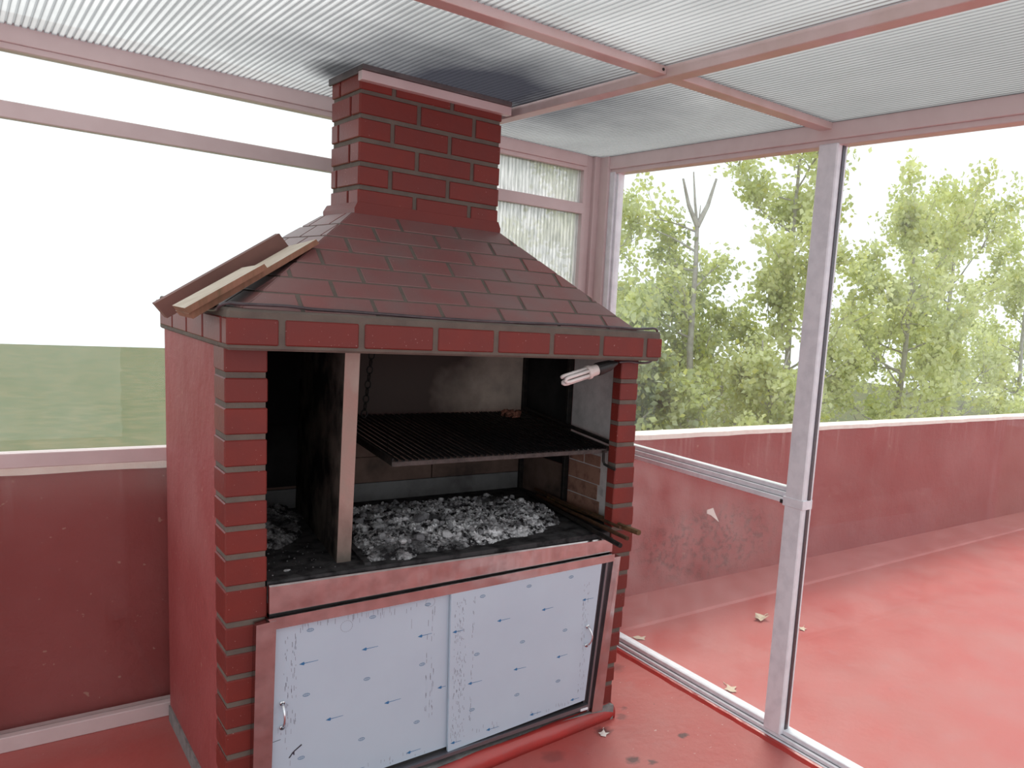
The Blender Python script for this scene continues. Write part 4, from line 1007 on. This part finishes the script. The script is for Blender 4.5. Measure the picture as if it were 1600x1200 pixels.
# ------------------------------------------------------------------ trees beyond the parapet
LEAFS = []
def tree(name, label, base, htop, lean, r0, spread, nbr, nleaf, leafmat, seed, lsize=(0.035, 0.06), crown0=0.35, fork=None, yellow=0.0, parts=0):
    rg = random.Random(seed); rt = thing(name, label, 'tree', base, 'trees beyond the parapet')
    b0 = Vector(base); P = []; n = 12
    for k in range(n + 1):
        t = k / n; P.append(b0 + Vector((lean[0] * t + 0.10 * mnoise.noise(Vector((t * 3, seed, 0))) * t, lean[1] * t + 0.10 * mnoise.noise(Vector((t * 3, seed, 9))), htop * t)))
    MB().tube(P, [r0 * (1 - 0.72 * k / n) for k in range(n + 1)], 9).build('trunk', 'bark', rt, True)
    tips = []
    segs = [(P, 1)]
    bb = MB()
    def branch(p, d, l, r, lev):
        pts = [p]; q = p.copy(); dd = d.copy(); m_ = 6
        for k in range(m_):
            dd = (dd + Vector((rg.uniform(-.25, .25), rg.uniform(-.25, .25), rg.uniform(-.12, .22)))).normalized(); q = q + dd * (l / m_); pts.append(q.copy())
            if lev >= 1: tips.append((q.copy(), l))
        bb.tube(pts, [r * (1 - 0.8 * k / m_) for k in range(m_ + 1)], 5)
        if lev < 2:
            for k in range(3 if lev == 0 else 2):
                i = rg.randint(2, m_); e = (dd + Vector((rg.uniform(-1, 1), rg.uniform(-1, 1), rg.uniform(-.4, .8)))).normalized(); branch(pts[i], e, l * rg.uniform(.45, .7), r * 0.5, lev + 1)
    for k in range(nbr):
        t = crown0 + (1 - crown0) * (k + rg.random()) / nbr; i = min(n - 1, int(t * n)); p = P[i] + (P[i + 1] - P[i]) * (t * n - i)
        a = rg.uniform(0, 6.283); d = Vector((math.cos(a), math.sin(a), rg.uniform(0.1, 0.9))).normalized()
        branch(p, d, spread * rg.uniform(.6, 1.1) * (1.15 - 0.5 * t), r0 * 0.34 * (1.1 - t * 0.6), 0)
    if fork:
        for (dx, dy, dz, rr) in fork:
            e = P[-1] + Vector((dx, dy, dz)); m_ = (P[-1] + e) / 2 + Vector((dx * 0.08, 0, -0.03)); bb.tube([P[-1], m_, e], [rr, rr * 0.75, rr * 0.4], 6)
    bo = bb.build('branches', 'bark', rt); bo['kind'] = 'stuff'
    fo = MB(); 
    def leafgeo(bm, c0, s, mi):
        nrm = Vector((rg.uniform(-1, 1), rg.uniform(-1, 1), rg.uniform(-0.3, 1))).normalized(); u = nrm.orthogonal().normalized(); u.rotate(Matrix.Rotation(rg.uniform(0, 6.28), 3, nrm)); v = nrm.cross(u)
        bm.add([c0 - u * s, c0 + v * s * 0.75 - u * 0.1 * s + nrm * s * .15, c0 + u * s * 1.1, c0 - v * s * 0.75 - u * 0.1 * s + nrm * s * .15], [(0, 1, 2), (0, 2, 3)], mi)
    for k in range(int(nleaf * 1.5)):
        c0, l = tips[rg.randrange(len(tips))]; g = 0.05 + 0.085 * l
        leafgeo(fo, c0 + Vector((rg.gauss(0, g), rg.gauss(0, g), rg.gauss(0, g))), rg.uniform(*lsize) * 0.78, 1 if rg.random() < yellow else 0)
    f = fo.build('foliage', [leafmat, 'leafyellow'], rt); f['kind'] = 'stuff'
    for k in range(parts):
        c0, l = tips[rg.randrange(len(tips))]; lb = MB(); leafgeo(lb, c0 + Vector((rg.gauss(0, .08), rg.gauss(0, .08), rg.gauss(0, .08))), rg.uniform(lsize[1] * .9, lsize[1] * 1.25), 0)
        lb.build('leaf', 'leafyellow' if k % 2 else leafmat, rt)
    return rt
GZ = -3.2
tree('poplar_tree', 'tall thin-leaved tree whose bare forked top stands against the white sky', (6.15, 5.0, GZ), 5.75, (-0.15, 0.1, 0), 0.085, 1.0, 16, 2600, 'leaf', 21, (0.03, 0.052), 0.40, [(-0.27, 0, 0.50, 0.032), (-0.03, 0.1, 0.62, 0.022), (0.25, 0, 0.58, 0.035), (0.12, 0.1, 0.26, 0.014)], 0.12)
tree('leafy_tree', 'bushy pale green tree with slender twigs on the right behind the parapet', (7.45, 4.6, GZ), 6.7, (-0.2, 0.1, 0), 0.07, 1.35, 26, 9000, 'leaf', 33, (0.032, 0.058), 0.40, None, 0.10)
tree('leafy_tree', 'low twin-stemmed leafy tree close behind the parapet by the white post', (5.9, 3.7, GZ), 3.9, (0.15, 0.05, 0), 0.05, 0.85, 20, 6500, 'leaf', 41, (0.03, 0.055), 0.55, [(-0.2, 0, 0.6, 0.02), (0.25, 0, 0.5, 0.02)], 0.12, 60)
tree('leafy_tree', 'dark trunked leafy tree beside the right brick column, behind the parapet', (4.35, 3.9, GZ), 4.3, (0.0, 0.05, 0), 0.085, 0.9, 22, 7500, 'leafdark', 52, (0.03, 0.055), 0.50, None, 0.12, 40)
tree('leafy_tree', 'loose green tree seen beside the corner post, its top thin against the sky', (4.7, 5.4, GZ), 5.9, (0.1, 0.1, 0), 0.06, 1.05, 20, 5500, 'leaf', 63, (0.028, 0.05), 0.45, None, 0.05)
tree('leafy_tree', 'broad dark green tree filling the gap low behind the front trees', (6.4, 6.6, GZ), 4.7, (0.0, 0.1, 0), 0.09, 1.5, 26, 11000, 'leafdark', 74, (0.035, 0.062), 0.40, None, 0.08)
tree('leafy_tree', 'wide leafy tree past the white post towards the far right', (9.3, 4.2, GZ), 5.9, (0.0, 0.1, 0), 0.08, 1.5, 24, 8000, 'leaf', 85, (0.035, 0.062), 0.40, None, 0.08)
tree('leafy_tree', 'pale green tree standing farther along the parapet than the wide leafy tree', (12.0, 5.2, GZ), 6.4, (0.0, 0.1, 0), 0.08, 1.6, 24, 8000, 'leaf', 96, (0.035, 0.065), 0.40, None, 0.08)
tree('leafy_tree', 'last leafy tree at the far end of the parapet', (15.6, 5.6, GZ), 6.2, (0.0, 0.1, 0), 0.08, 1.7, 24, 7000, 'leaf', 107, (0.04, 0.07), 0.40, None, 0.08)
